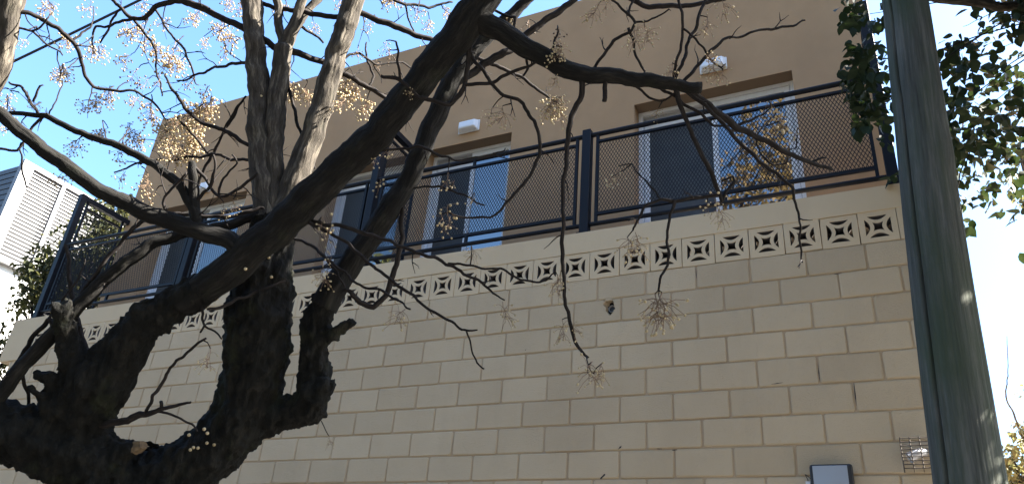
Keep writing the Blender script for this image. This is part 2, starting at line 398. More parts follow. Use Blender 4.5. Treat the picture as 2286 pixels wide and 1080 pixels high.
def sliding_door(a, c, swap=False):
    y = UY + RV; f = .045; mid = (a + c) / 2
    d = MB()
    d.box((a, y, DB), (a + f, y + .08, DT - .002)); d.box((c - f, y, DB), (c, y + .08, DT - .002))
    d.box((a + f, y + .001, DT - f), (c - f, y + .08, DT - .002)); d.box((a + f, y + .001, DB), (c - f, y + .08, DB + f))
    root = bevel(d.build('sliding_door', M_pvc, house), .004)
    # two leaves, each a frame with its pane
    for k, (l0, l1) in enumerate(((a + f + .004, mid + .03), (mid - .03, c - f - .004))):
        yy = y + .042 if k == 0 else y + .008
        top = DT - f - .004 - (.09 if k == 0 else 0); s_ = .055
        q = MB()
        q.box((l0, yy, DB + f), (l0 + s_, yy + .03, top)); q.box((l1 - s_, yy, DB + f), (l1, yy + .03, top))
        q.box((l0 + s_, yy + .001, top - s_), (l1 - s_, yy + .029, top)); q.box((l0 + s_, yy + .001, DB + f), (l1 - s_, yy + .029, DB + f + s_))
        bevel(q.build('leaf_frame', M_pvc, root), .004)
        g = MB(); g.box((l0 + s_ + .001, yy + .011, DB + f + s_), (l1 - s_ - .001, yy + .019, top - s_))
        g.build('insect_screen' if k == 0 else 'pane', M_screen if k == 0 else M_glass, root)
        if k == 0:
            for j in range(3):
                t = MB(); t.box((l0 + .002, yy - .004 + .004 * j, top + .004 + .028 * j), (l1, yy + .026, top + .026 + .028 * j)); t.build('shutter_slat', M_pvcd, root)
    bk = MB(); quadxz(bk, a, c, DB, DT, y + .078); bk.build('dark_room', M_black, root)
for a, c in DOORS: sliding_door(a, c)
# ------------------------------------------------------------------ wall lamps
def wall_lamp(x, z, label):
    t = thing('wall_lamp', label, 'wall lamp', (x, UY, z), 'bulkhead lamps over the balcony doors')
    q = MB(); q.box((x - .135, UY - .022, z - .075), (x + .135, UY - .001, z + .075)); bevel(q.build('base', M_lampb, t), .012, 3)
    q = MB(); w1, w2 = .128, .10
    vs = [(x - w1, UY - .0225, z - .068), (x + w1, UY - .0225, z - .068), (x + w1, UY - .0225, z + .068), (x - w1, UY - .0225, z + .068),
          (x - w2, UY - .085, z - .045), (x + w2, UY - .085, z - .045), (x + w2, UY - .085, z + .045), (x - w2, UY - .085, z + .045)]
    q.add(vs, [(0, 1, 5, 4), (1, 2, 6, 5), (2, 3, 7, 6), (3, 0, 4, 7), (4, 5, 6, 7), (3, 2, 1, 0)])
    bevel(q.build('diffuser', M_lamp, t), .014, 3)
wall_lamp(-.325, 2.585, 'white bulkhead lamp over the wide balcony door nearest the wooden pole')
wall_lamp(-3.105, 2.52, 'white bulkhead lamp above the narrow door right of the balcony divider')
wall_lamp(-7.235, 2.515, 'white bulkhead lamp above the far left balcony door, behind branches')
# ------------------------------------------------------------------ railing
def mesh_strands(mb, org, ud, vd, u0, u1, v0, v1, cw=.029, ch=.052, sw=.0052, th=.0022):
    nrm = Vector(ud).cross(Vector(vd)); org = Vector(org); ud = Vector(ud); vd = Vector(vd)
    nu = max(1, round((u1 - u0) / cw)); nv = max(1, round((v1 - v0) / (ch / 2))); du = (u1 - u0) / nu; dv = (v1 - v0) / nv
    for j in range(nv):
        for i in range(nu + 1):
            # zig-zag bonds: alternate direction
            s_ = 1 if j % 2 == 0 else -1
            for sgn in (-1, 1):
                ua = u0 + i * du if s_ > 0 else u0 + (i + .5) * du
                ub = ua + sgn * du / 2
                if min(ua, ub) < u0 - 1e-6 or max(ua, ub) > u1 + 1e-6: continue
                p = org + ud * ua + vd * (v0 + j * dv); q = org + ud * ub + vd * (v0 + (j + 1) * dv)
                d_ = (q - p).normalized(); sd = d_.cross(nrm).normalized() * sw / 2; nn = nrm * th / 2
                mb.add([p - sd - nn, p + sd + nn, q + sd + nn, q - sd - nn, p - sd + nn, p + sd - nn, q + sd - nn, q - sd + nn], [(0, 1, 2, 3), (4, 5, 6, 7)])
RAILY = .055
rail = thing('balcony_railing', 'dark metal balcony railing with diamond mesh panels on the parapet', 'railing', ((UX0 + 1.08) / 2, RAILY, PT))
def bx(name, a, c): return bevel_small(name, a, c)
def bevel_small(name, a, c):
    q = MB(); q.box(a, c); return bevel(q.build(name, M_metal, rail), .003, 1)
TZ = 1.50
PX = [UX0 + .045, -6.19, -3.70, -1.352, 1.055]
tall = 2.245
for i, x in enumerate(PX):
    t = tall if i in (0, 2, 4) else TZ + .03
    bevel_small('post', (x - .04, RAILY - .04, PT), (x + .04, RAILY + .04, t))
    q = MB(); q.box((x - .055, RAILY - .055, PT + .001), (x + .055, RAILY + .052, PT + .012)); q.build('base_plate', M_metal, rail)
for i in range(4):
    a, c = PX[i] + .041, PX[i + 1] - .041
    q = MB(); q.bar((a, RAILY, TZ - .022), (c, RAILY, TZ - .022), .023, 12); q.build('top_rail', M_metal, rail, smooth=False)
    q = MB(); q.bar((a, RAILY, .545), (c, RAILY, .545), .02, 10); q.build('bottom_rail', M_metal, rail)
    f0, f1, z0, z1 = a + .045, c - .045, .625, 1.405
    fr = MB(); y0, y1 = RAILY - .014, RAILY + .014
    fr.box((f0, y0, z0), (f1, y1, z0 + .028)); fr.box((f0, y0, z1 - .022), (f1, y1, z1))
    fr.box((f0, y0 + .001, .565), (f0 + .026, y1 - .001, 1.478)); fr.box((f1 - .026, y0 + .001, .565), (f1, y1 - .001, 1.478))
    xm = (f0 + f1) / 2
    fr.box((xm - .012, y0 + .001, z1), (xm + .012, y1 - .001, 1.478)); fr.box((xm - .012, y0 + .001, .53), (xm + .012, y1 - .001, z0))
    p_ = fr.build('panel_frame', M_metal, rail)
    q = MB(); mesh_strands(q, (f0 + .026, RAILY, z0 + .028), (1, 0, 0), (0, 0, 1), 0, f1 - f0 - .052, 0, z1 - z0 - .05)
    q.build('mesh_panel', M_metal, p_)
for x in (PX[0], PX[2], PX[4]):
    ya, yb = RAILY + .041, UY - .004
    bevel_small('screen_top_rail', (x - .035, ya, tall - .075), (x + .035, yb, tall - .003))
    q = MB(); q.box((x - .018, ya, .545), (x + .018, yb, .58)); q.build('screen_bottom_rail', M_metal, rail)
    fr = MB(); f0, f1, z0, z1 = ya + .04, yb - .07, .64, tall - .15
    fr.box((x - .013, f0, z0), (x + .013, f1, z0 + .028)); fr.box((x - .013, f0, z1 - .026), (x + .013, f1, z1))
    fr.box((x - .012, f0 - .001, .58), (x + .012, f0 + .025, tall - .076)); fr.box((x - .012, f1 - .025, .58), (x + .012, f1 + .001, tall - .076))
    p_ = fr.build('panel_frame', M_metal, rail)
    q = MB(); mesh_strands(q, (x, f0 + .025, z0 + .028), (0, 1, 0), (0, 0, 1), 0, f1 - f0 - .05, 0, z1 - z0 - .054)
    q.build('mesh_panel', M_metal, p_)
# ------------------------------------------------------------------ wall fittings
t = thing('wire_guard', 'small rusty wire cage over a flue outlet on the block wall beside the pole', 'wire cage', (.908, 0, -1.59))
x0, x1, z0, z1, dp = .828, .988, -1.588, -1.408, .11
for k in range(9):
    z = z0 + (z1 - z0) * k / 8; q = MB()
    if k in (3, 4): q.bar((x0, -dp, z), (x0, -.002, z), .0032, 5); q.bar((x0, -dp, z), (x1, -dp, z), .0026, 5)
    else: q.bar((x0, -dp, z), (x1, -dp, z), .0032, 5); q.bar((x0, -dp, z), (x0, -.002, z), .0032, 5); q.bar((x1, -dp, z), (x1, -.002, z), .0032, 5)
    q.build('wire', M_wire, t)
for k in range(4):
    x = x0 + (x1 - x0) * k / 3; q = MB(); q.bar((x, -dp, z0), (x, -dp, z1 + .006), .0036, 5); q.bar((x, -dp, z1), (x, -.002, z1), .002, 5); q.bar((x, -dp, z0), (x, -.002, z0), .002, 5); q.build('wire', M_wire, t)
def sweep(mb, pts, rad, n, mi=0, cap=True):
    vs = []; pts = [Vector(p) for p in pts]; u = None
    for i, p in enumerate(pts):
        d = (pts[min(i + 1, len(pts) - 1)] - pts[max(i - 1, 0)]).normalized()
        u = d.orthogonal().normalized() if u is None else (u - d * u.dot(d)).normalized(); w_ = d.cross(u)
        r = rad[i] if isinstance(rad, (list, tuple)) else rad
        vs += [p + (u * math.cos(2 * math.pi * k / n) + w_ * math.sin(2 * math.pi * k / n)) * r for k in range(n)]
    fs = [(i * n + k, i * n + (k + 1) % n, (i + 1) * n + (k + 1) % n, (i + 1) * n + k) for i in range(len(pts) - 1) for k in range(n)]
    if cap: fs += [tuple(range(n - 1, -1, -1)), tuple(range((len(pts) - 1) * n, len(pts) * n))]
    mb.add(vs, fs, mi)
q = MB(); sweep(q, [(.955, .02, -1.475), (.95, -.03, -1.475), (.935, -.055, -1.482), (.905, -.062, -1.495), (.88, -.064, -1.508), (.862, -.066, -1.518)], [.022, .023, .027, .026, .03, .034], 14, cap=False)
q.build('flue_elbow', M_flue, t, smooth=True)
q = MB(); q.bar((.872, -.066, -1.513), (.868, -.066, -1.516), .029, 14); q.build('flue_shade_plug', M_black, t)  # black plug stands for the shade inside the flue
t = thing('floodlight', 'black framed floodlight with a pale glass on the lower block wall', 'floodlight', (.41, 0, -1.8))
fx0, fx1, ft, fb = .285, .540, -1.545, -1.80
q = MB(); q.box((fx0, -.085, fb), (fx1, -.045, ft)); bevel(q.build('housing', M_black, t), .018, 3)
q = MB(); q.box((fx0 + .02, -.089, fb + .02), (fx1 - .03, -.0855, ft - .012)); bevel(q.build('glass', M_flood, t), .004, 2)
q = MB(); q.box((fx0 + .09, -.045, -1.70), (fx1 - .09, -.001, -1.64)); q.build('bracket', M_black, t)
q = MB(); sweep(q, [(fx0 + .01, -.06, -1.64), (fx0 - .02, -.06, -1.61), (fx0 - .032, -.04, -1.60), (fx0 - .02, -.02, -1.63), (fx0 - .03, -.012, -1.70)], .0025, 6); q.build('cable', M_cable, t)
q = MB(); q.box((fx0 - .035, -.03, -1.72), (fx0 - .008, -.002, -1.64)); q.build('connector', M_pvc, t)

# ------------------------------------------------------------------ tubes for limbs
def catmull(pts, step, ang=0.):
    out = []
    n = len(pts)
    for i in range(n - 1):
        p0, p1, p2, p3 = pts[max(i - 1, 0)], pts[i], pts[i + 1], pts[min(i + 2, n - 1)]
        k = max(1, int((p2[0] - p1[0]).length / step))
        for j in range(k):
            t = j / k; t2, t3 = t * t, t * t * t
            f = lambda a, b, c, d: .5 * ((2 * b) + (-a + c) * t + (2 * a - 5 * b + 4 * c - d) * t2 + (-a + 3 * b - 3 * c + d) * t3)
            out.append((f(p0[0], p1[0], p2[0], p3[0]).lerp(p1[0].lerp(p2[0], t), ang), max(.0006, p1[1] + (p2[1] - p1[1]) * t)))
    out.append(pts[-1]); return out
def tube(pts, n, step, rough=0., kink=0., seed=0, blunt=False, lump=0., ang=0.):
    """pts: [(Vector, radius)] -> MB with a bark coordinate per vertex"""
    sm = catmull(pts, step, ang); mb = MB(); u = None; ln = 0; so = Vector((seed * 3.1, seed * 1.7, seed * .9))
    for i, (p, r) in enumerate(sm):
        a = sm[max(i - 1, 0)][0]; c = sm[min(i + 1, len(sm) - 1)][0]; d = (c - a).normalized()
        if i: ln += (p - sm[i - 1][0]).length
        u = d.orthogonal().normalized() if u is None else (u - d * u.dot(d)).normalized(); w_ = d.cross(u)
        q = Vector(p)
        if kink and 0 < i < len(sm) - 1: q = q + (noise.noise_vector(p * 14 + so) + noise.noise_vector(p * 37 + so) * .45) * kink * min(1, i / 3)
        for k in range(n):
            an = 2 * math.pi * k / n; dr = u * math.cos(an) + w_ * math.sin(an)
            s_ = Vector((math.cos(an) * r * 26, math.sin(an) * r * 26, ln * 5)) + so
            rr = r * (1 + rough * (noise.noise(s_) * .8 + noise.noise(s_ * 2.7) * .6) + lump * noise.noise(Vector((math.cos(an), math.sin(an), ln * 7)) + so))
            mb.v.append(tuple(q + dr * rr)); mb.co.append((math.cos(an) * r, math.sin(an) * r, ln))
    R_ = len(sm)
    for i in range(R_ - 1):
        for k in range(n):
            mb.f.append((i * n + k, i * n + (k + 1) % n, (i + 1) * n + (k + 1) % n, (i + 1) * n + k)); mb.m.append(0)
    mb.f.append(tuple(range(n - 1, -1, -1))); mb.m.append(0)
    mb.f.append(tuple(range((R_ - 1) * n, R_ * n))); mb.m.append(1 if blunt else 0)
    return mb
# ------------------------------------------------------------------ the big tree
D0 = 3.0
tb = P(300, 1090, D0)
tree = thing('chinaberry_tree', 'leafless gnarled berry tree with dark trunk in front of the house', 'tree', (tb.x, tb.y, GZ))
TR = {}
def trace(id_, parent, pts, dd, d0=None):
    """pixel polyline (x, y, width px); depth starts on the parent's axis and changes by dd along the limb"""
    if parent:
        best = min(((q[0] - pts[0][0]) ** 2 + (q[1] - pts[0][1]) ** 2, q[2], q) for q in TR[parent])
        d0 = best[1] if d0 is None else d0
        if best[0] > 16: pts = [(best[2][0], best[2][1], pts[0][2])] + pts
    ln = [0]
    for a, c in zip(pts, pts[1:]): ln.append(ln[-1] + math.hypot(c[0] - a[0], c[1] - a[1]))
    out = []; fine = []
    for (x, y, w_), l in zip(pts, ln):
        d = d0 + dd * l / ln[-1]; out.append((P(x, y, d), w_ / 2 * d / FPX)); 
    for i in range(len(pts) - 1):
        for j in range(6):
            t = j / 6; fine.append((pts[i][0] + (pts[i + 1][0] - pts[i][0]) * t, pts[i][1] + (pts[i + 1][1] - pts[i][1]) * t, d0 + dd * (ln[i] + (ln[i + 1] - ln[i]) * t) / ln[-1]))
    fine.append((pts[-1][0], pts[-1][1], d0 + dd)); TR[id_] = fine
    return out
# trunk mass: overlapping stems fused by a voxel remesh
stems = []
stems.append([(Vector((tb.x - .05, tb.y + .02, GZ - .1)), .48), (Vector((tb.x - .03, tb.y, GZ + .35)), .36), (P(285, 1240, D0), .30), (P(295, 1150, D0), .28), (P(280, 1090, D0), .20)])
stems.append(trace('L', None, [(270, 1065, 150), (195, 1030, 150), (120, 1002, 140), (65, 980, 133), (0, 961, 128), (-120, 930, 130)], -.15, D0))
stems.append(trace('A0', None, [(235, 1070, 170), (192, 1005, 138), (183, 950, 126), (195, 900, 136), (228, 850, 146), (266, 800, 106), (298, 750, 92), (345, 705, 82), (405, 672, 71), (480, 628, 69)], -.02, D0))
stems.append(trace('stub', None, [(205, 885, 95), (172, 825, 60), (150, 750, 46), (136, 672, 46)], -.05, D0 - .02))
stems.append(trace('B', None, [(250, 1115, 240), (330, 1092, 160), (415, 1048, 138), (488, 992, 132), (535, 935, 130), (557, 870, 132), (574, 785, 138), (575, 705, 144), (586, 640, 132), (598, 580, 112), (604, 515, 96), (603, 478, 84)], .22, D0))
stems.append(trace('C0', None, [(535, 935, 115), (600, 928, 84), (650, 920, 72), (688, 900, 80), (704, 855, 72), (699, 800, 64), (700, 755, 58), (712, 705, 60), (738, 655, 56)], .02, D0 + .1))
stems.append(trace('knob', None, [(700, 885, 70), (728, 862, 48), (748, 852, 26)], -.02, D0 + .05))
stems.append(trace('knob2', None, [(695, 895, 75), (697, 922, 58), (695, 942, 26)], -.02, D0 + .1))
stems.append(trace('cstub', None, [(712, 765, 40), (748, 738, 28), (778, 722, 30), (790, 712, 26)], -.03, D0 + .1))
stems.append(trace('spl1', None, [(205, 890, 60), (150, 868, 58), (105, 846, 38), (66, 830, 9)], -.08, D0 - .02))
stems.append(trace('spl2', None, [(170, 955, 80), (125, 918, 60), (95, 892, 38), (65, 862, 9)], -.1, D0 - .04))
stems.append(trace('spl3', None, [(110, 950, 60), (80, 920, 30), (66, 902, 12)], -.04, D0 - .04))
stems.append(trace('cut', None, [(240, 1020, 60), (280, 1008, 42), (306, 997, 34)], .0, D0 - .06))
stems.append(trace('burl', None, [(325, 715, 55), (318, 695, 46), (316, 680, 36)], -.06, D0 - .02))
allm = MB()
for k, s_ in enumerate(stems):
    q = tube(s_, 20, .03, .10, 0, k); allm.add(q.v, q.f)
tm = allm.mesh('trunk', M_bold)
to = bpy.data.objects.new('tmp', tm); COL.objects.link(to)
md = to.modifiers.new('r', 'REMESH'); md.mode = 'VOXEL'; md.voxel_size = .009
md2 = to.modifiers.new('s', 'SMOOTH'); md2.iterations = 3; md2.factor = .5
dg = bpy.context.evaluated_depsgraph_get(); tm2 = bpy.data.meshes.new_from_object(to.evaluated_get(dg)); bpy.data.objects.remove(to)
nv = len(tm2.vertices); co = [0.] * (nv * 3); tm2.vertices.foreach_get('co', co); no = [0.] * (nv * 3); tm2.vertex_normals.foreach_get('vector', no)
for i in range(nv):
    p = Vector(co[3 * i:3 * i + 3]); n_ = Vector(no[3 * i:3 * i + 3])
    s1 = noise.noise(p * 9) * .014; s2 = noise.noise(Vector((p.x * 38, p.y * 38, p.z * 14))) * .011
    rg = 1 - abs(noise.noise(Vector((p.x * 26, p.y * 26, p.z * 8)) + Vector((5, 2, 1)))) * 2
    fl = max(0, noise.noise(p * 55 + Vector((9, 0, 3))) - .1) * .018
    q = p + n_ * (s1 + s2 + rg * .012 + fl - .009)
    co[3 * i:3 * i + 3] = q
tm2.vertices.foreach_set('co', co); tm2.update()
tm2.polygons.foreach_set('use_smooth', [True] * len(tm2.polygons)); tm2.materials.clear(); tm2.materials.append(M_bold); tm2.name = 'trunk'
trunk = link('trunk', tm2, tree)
q = MB(); pc = P(310, 996, D0 - .06); pa = P(296, 1001, D0 - .06); dd_ = (pc - pa).normalized()
tbm = tube([(pa, .024), (pa.lerp(pc, .6), .026), (P(320, 991, D0 - .07), .015)], 14, .008, .5, .006, 4, lump=.4); tbm.build('broken_stub', M_cut, tree)
# limbs: (id, parent, [(x, y, width)], depth change, kind)
LIMBS = [
 ('A', 'A0', [(405,672,72),(480,628,72),(560,562,76),(640,490,77),(740,395,73),(830,310,70),(920,205,69),(985,120,72),(1035,60,76),(1075,8,66),(1115,-45,56)], -.15),
 ('V1', 'B', [(602,505,74),(596,460,64),(587,380,58),(580,290,52),(575,200,48),(567,90,46),(560,-40,44)], .35),
 ('V2', 'B', [(608,492,56),(608,420,50),(611,340,46),(616,250,44),(624,170,42),(634,105,38)], .25),
 ('V2a', 'V2', [(632,112,24),(624,55,20),(617,-10,18)], .1),
 ('V2b', 'V2', [(634,108,30),(662,58,22),(690,20,17),(720,-15,15)], .15),
 ('V2c', 'V2', [(634,108,28),(655,60,26),(668,28,22),(680,-15,18)], .05),
 ('V3', 'B', [(622,500,62),(640,455,60),(668,380,56),(700,290,52),(729,200,50),(755,110,48),(782,25,46),(802,-45,44)], .3),
 ('C', 'C0', [(722,685,60),(762,618,56),(820,540,53),(880,450,50),(930,365,46),(960,290,45),(1000,200,44),(1035,135,40),(1080,88,32),(1135,40,26),(1190,-12,22)], .2),
 ('D', 'A', [(555,565,46),(500,533,42),(400,500,40),(300,465,38),(200,408,34),(100,335,30),(0,256,27),(-70,205,24)], -.1),
 ('E', 'B', [(612,462,24),(540,494,22),(470,514,22),(400,523,24),(345,541,26),(270,595,30),(170,690,33),(80,785,34),(-15,895,34)], -.35),
 ('H', 'L', [(-110,935,150),(-220,780,110),(-250,600,80),(-190,430,62),(-85,290,54),(-18,190,48),(10,100,46),(26,0,48),(36,-60,46)], .1),
 ('G', 'A', [(1055,40,60),(1085,55,52),(1130,76,46),(1190,115,44),(1255,148,42),(1300,165,40),(1370,170,34),(1450,180,31),(1520,192,28),(1566,196,26)], -.05),
 ('K', 'D', [(440,500,24),(430,455,22),(395,407,20),(360,378,19),(310,348,17),(250,320,16),(190,300,15),(130,274,13),(85,258,11),(15,254,9)], .15),
 ('F', 'D', [(438,508,24),(434,450,24),(430,395,22),(427,362,14)], .05),
]
TWIGS = [
 ('U','A',[(1112,-42,26),(1220,-70,22),(1330,-45,18),(1405,-5,15),(1450,13,14),(1510,12,13),(1560,9,12),(1625,-6,10)],.1),
 ('C2','C',[(1005,195,18),(1060,158,20),(1135,112,19),(1200,58,18),(1295,-6,15)],.15),
 ('curl','A',[(1010,85,16),(1037,72,14),(1047,100,14),(1040,150,14),(1035,195,13),(1005,235,12),(965,225,11),(935,220,11),(915,195,10),(885,175,10),(850,170,9)],-.05),
 ('curl2','curl',[(893,177,8),(889,130,7),(884,93,6)],-.02),
 ('curl3','curl',[(1037,190,10),(1090,185,9),(1160,155,9),(1200,135,8),(1235,110,7),(1245,65,5)],-.02),
 ('loop','A',[(1040,100,10),(1085,172,10),(1125,214,9),(1170,235,9),(1193,270,9),(1205,320,9),(1200,360,9),(1175,402,8),(1125,460,8),(1095,486,7),(1050,490,6),(1003,475,4)],-.1),
 ('O','V2',[(645,112,18),(710,136,17),(760,160,16),(820,196,14),(868,222,11),(905,250,7)],.25),
 ('O2','V3',[(775,22,18),(800,28,17),(860,51,16),(920,76,15),(980,94,13),(1060,126,11),(1110,147,10),(1165,172,9),(1228,222,6)],.3),
 ('O3','V3',[(765,42,14),(735,36,13),(680,28,13),(620,18,12),(575,8,11)],.1),
 ('O4','V2',[(630,160,9),(645,200,9),(655,238,8),(670,290,8),(702,376,7)],-.1),
 ('O5','V2',[(628,222,7),(621,300,7),(600,356,6)],-.1),
 ('R','C',[(885,435,14),(899,460,14),(897,520,14),(885,590,14),(860,660,14),(830,687,14),(802,676,13),(785,652,12),(768,648,9)],-.1),
 ('G1','G',[(1298,168,18),(1297,215,15),(1276,268,14),(1263,350,13),(1258,450,12),(1255,560,11),(1264,680,10),(1288,765,9),(1314,798,6)],-.1),
 ('G2','G',[(1530,195,24),(1587,238,20),(1639,283,18),(1695,309,16),(1750,338,14),(1806,361,11),(1858,379,7)],.1),
 ('G2f','G2',[(1812,362,8),(1843,353,5)],.0),
 ('G3','G',[(1472,196,9),(1521,224,8),(1565,257,8),(1595,279,7),(1637,284,6)],.05),
 ('G3b','G',[(1532,203,11),(1587,246,11),(1632,290,10),(1669,335,10),(1713,375,9),(1750,401,8),(1772,420,8),(1780,453,7),(1787,505,6),(1784,545,6),(1791,586,5)],-.1),
 ('G4','G',[(1508,196,15),(1521,242,14),(1543,290,13),(1572,357,12),(1598,416,12),(1613,450,10)],.05),
 ('G5','G4',[(1603,436,10),(1558,442,10),(1506,446,10),(1473,442,9),(1436,464,8),(1413,514,5)],-.05),
 ('G6','G5',[(1506,446,9),(1495,483,8),(1490,540,8),(1495,565,7),(1480,615,7),(1470,648,6)],-.05),
 ('G7','G5',[(1473,442,5),(1436,400,4),(1410,366,3)],.05),
 ('G8','G2',[(1690,308,6),(1695,342,5),(1724,368,5),(1750,366,5),(1761,350,4)],-.03),
 ('G9','G4',[(1613,448,10),(1639,405,9),(1636,394,7),(1610,405,5)],.02),
 ('G10','G2',[(1640,284,8),(1676,268,7),(1706,253,5),(1722,236,4)],.02),
 ('G11','G',[(1350,172,13),(1351,205,13),(1349,226,13)],-.03),
 ('W1','G',[(1320,160,9),(1360,105,9),(1380,82,9),(1410,68,8),(1417,50,8),(1395,25,7),(1366,-5,6)],-.02),
 ('W2','W1',[(1417,50,6),(1460,40,5),(1497,24,4)],.0),
 ('W3','W1',[(1403,62,8),(1415,110,7),(1438,164,7)],.0),
 ('W3b','W1',[(1400,35,6),(1408,10,6),(1420,-8,5)],.03),
 ('W4','G',[(1507,185,10),(1525,130,10),(1545,75,9),(1573,-5,8)],.1),
 ('W5','G',[(1505,182,8),(1516,130,8),(1526,65,7),(1520,10,7),(1518,-10,6)],.0),
 ('W6','W5',[(1526,65,6),(1555,85,6),(1580,125,5),(1614,158,4)],.05),
 ('W7','G',[(1522,185,10),(1575,125,9),(1620,90,8),(1670,75,7),(1720,67,7),(1770,55,6),(1797,46,5)],.1),
 ('W8','G',[(1390,172,7),(1440,208,7),(1480,226,6),(1512,207,5)],.0),
 ('W9','G',[(1140,82,9),(1150,40,8),(1105,22,8),(1060,8,7)],.05),
 ('W10','G',[(1175,105,8),(1175,150,7),(1168,170,6)],.05),
 ('S1','A',[(660,478,11),(710,496,11),(816,519,10),(886,543,9),(960,573,9),(1000,588,8),(1050,612,8),(1100,648,6),(1127,670,4)],-.1),
 ('S1b','S1',[(1000,588,7),(1060,592,6),(1120,601,6),(1155,622,6),(1190,632,6),(1220,621,5),(1240,607,3)],-.05),
 ('S3','A',[(655,485,10),(738,520,9),(798,563,9),(850,608,8),(900,645,8),(950,685,7),(1000,715,7),(1040,735,6),(1066,736,4)],-.15),
 ('S3b','S3',[(1040,735,5),(1050,770,5),(1064,808,5),(1081,823,4)],-.02),
 ('S2','B',[(650,530,8),(675,537,8),(712,560,8),(760,600,8),(800,636,7),(850,647,7),(885,670,6),(916,690,5)],-.3),
 ('S2b','S2',[(712,562,7),(740,590,6),(770,640,6)],-.05),
 ('S4','C',[(900,420,6),(930,417,6),(965,416,6),(997,420,6),(1046,441,5),(1082,458,4)],-.05),
 ('S5','A',[(812,335,8),(886,332,7),(940,333,7),(965,344,7),(997,354,6),(1030,357,6),(1095,344,5),(1128,331,4)],-.1),
 ('S6','A0',[(190,957,26),(240,946,20),(300,930,17),(360,914,12),(426,897,5)],-.25),
 ('S6b','S6',[(325,922,9),(350,870,9),(380,820,8),(425,780,8),(460,755,6)],-.05),
 ('S6c','S6',[(348,917,7),(395,930,6),(425,945,6),(441,962,4)],.02),
 ('S6d','S6',[(360,914,10),(359,895,9)],-.01),
 ('S7','B',[(640,625,6),(600,642,8),(555,660,8),(525,668,9),(490,682,9),(462,690,6)],-.25),
 ('S7b','A',[(445,660,7),(452,700,7),(457,725,6),(495,756,4)],-.1),
 ('S7c','S7b',[(457,725,6),(447,742,5)],0),
 ('S8','A0',[(215,815,20),(196,790,18),(178,742,15),(166,685,13),(156,615,11),(146,546,8)],.1),
 ('S9','E',[(120,735,14),(110,712,12),(66,760,11),(42,808,9),(25,830,5)],.05),
 ('S10','E',[(50,835,9),(62,868,9),(62,908,8)],.05),
 ('S11','E',[(180,672,10),(225,593,11),(262,550,11),(295,510,11),(338,484,10),(400,478,10),(470,483,10),(545,478,9),(590,465,9)],.15),
 ('S12','S9',[(108,712,7),(148,660,6),(176,620,5),(190,575,3)],.05),
 ('M','V1',[(598,352,12),(550,320,11),(500,290,11),(450,275,10),(420,250,9),(405,225,8),(385,200,7),(368,170,5)],.2),
 ('M2','M',[(548,215,5),(520,262,6),(500,295,7),(470,352,8),(448,395,9),(436,430,10)],.1),
 ('M3','M2',[(470,350,7),(440,310,6),(412,280,6),(395,262,4)],.05),
 ('M4','V1',[(590,360,9),(552,355,8),(515,352,8),(470,345,7),(400,355,7),(350,360,6),(300,370,5),(255,385,4)],.25),
 ('M5','F',[(430,370,9),(460,400,8),(490,440,8),(540,415,8),(575,385,6)],-.05),
 ('M6','M5',[(490,440,7),(500,400,6),(530,365,5),(518,345,4)],.0),
 ('M7','D',[(370,485,10),(363,450,8),(372,430,8),(400,405,7),(415,385,5)],-.05),
 ('M8','F',[(436,455,9),(470,425,8),(480,380,8),(476,345,6)],-.04),
 ('N','V2',[(612,104,18),(560,72,17),(510,47,17),(475,30,17),(410,2,18),(350,15,13),(320,40,12),(296,42,11),(270,20,9),(246,-4,8)],.25),
 ('N2','N',[(298,44,7),(320,75,7),(345,110,6),(350,165,5),(362,215,4)],.15),
 ('N3','N',[(345,18,6),(385,85,6),(410,110,6),(430,160,5),(440,190,3)],.1),
 ('N4','N',[(400,4,9),(370,-20,8)],.0),
 ('N5','N',[(296,42,8),(250,55,7),(215,58,6),(205,90,5),(212,120,4)],.1),
 ('N6','N',[(250,40,6),(238,75,6),(222,95,4)],.1),
 ('N7','V1',[(570,140,9),(540,142,8),(500,145,7),(460,160,7),(420,175,5),(395,180,4)],.3),
 ('H1','H',[(35,25,14),(60,30,13),(90,40,12),(130,65,11),(165,95,11),(180,135,10),(190,170,9),(210,195,8),(260,202,7),(300,205,6),(340,225,6),(370,267,4)],.3),
 ('H1b','H1',[(160,92,7),(180,70,6),(205,58,5)],.05),
 ('H2','H',[(12,60,6),(70,70,6),(105,98,5),(140,124,4)],.05),
 ('H2b','H2',[(70,70,5),(92,62,5),(108,40,4)],.0),
 ('H3','K',[(88,258,8),(72,226,8),(50,196,7),(20,184,5)],.1),
 ('H4','H3',[(74,228,6),(84,210,6),(97,190,5)],.0),
 ('H5','K',[(95,262,8),(60,300,7),(40,336,7),(-8,334,7)],-.05),
 ('H6','K',[(105,265,5),(125,225,4),(140,180,3)],.1),
 ('H7','H5',[(48,318,5),(45,370,5),(60,420,4)],.05),
 ('X1','V3',[(745,140,8),(800,120,7),(840,145,6),(900,140,5),(930,165,4)],.3),
 ('X2','V3',[(795,-15,10),(840,-20,9),(900,8,8),(960,15,7),(1010,5,5)],.3),
 ('X3','X2',[(905,8,6),(912,45,5),(925,80,4)],.05),
 ('X4','O',[(820,196,7),(835,170,6),(820,130,5),(818,95,4)],.1),
 ('X5','V2b',[(665,55,8),(700,75,7),(722,96,6)],.1),
 ('X6','V3',[(730,190,9),(760,130,7),(785,90,6),(790,60,5)],.2),
]
TRS = []
def hseed(s): return sum(ord(c) * (i + 3) for i, c in enumerate(s)) % 97
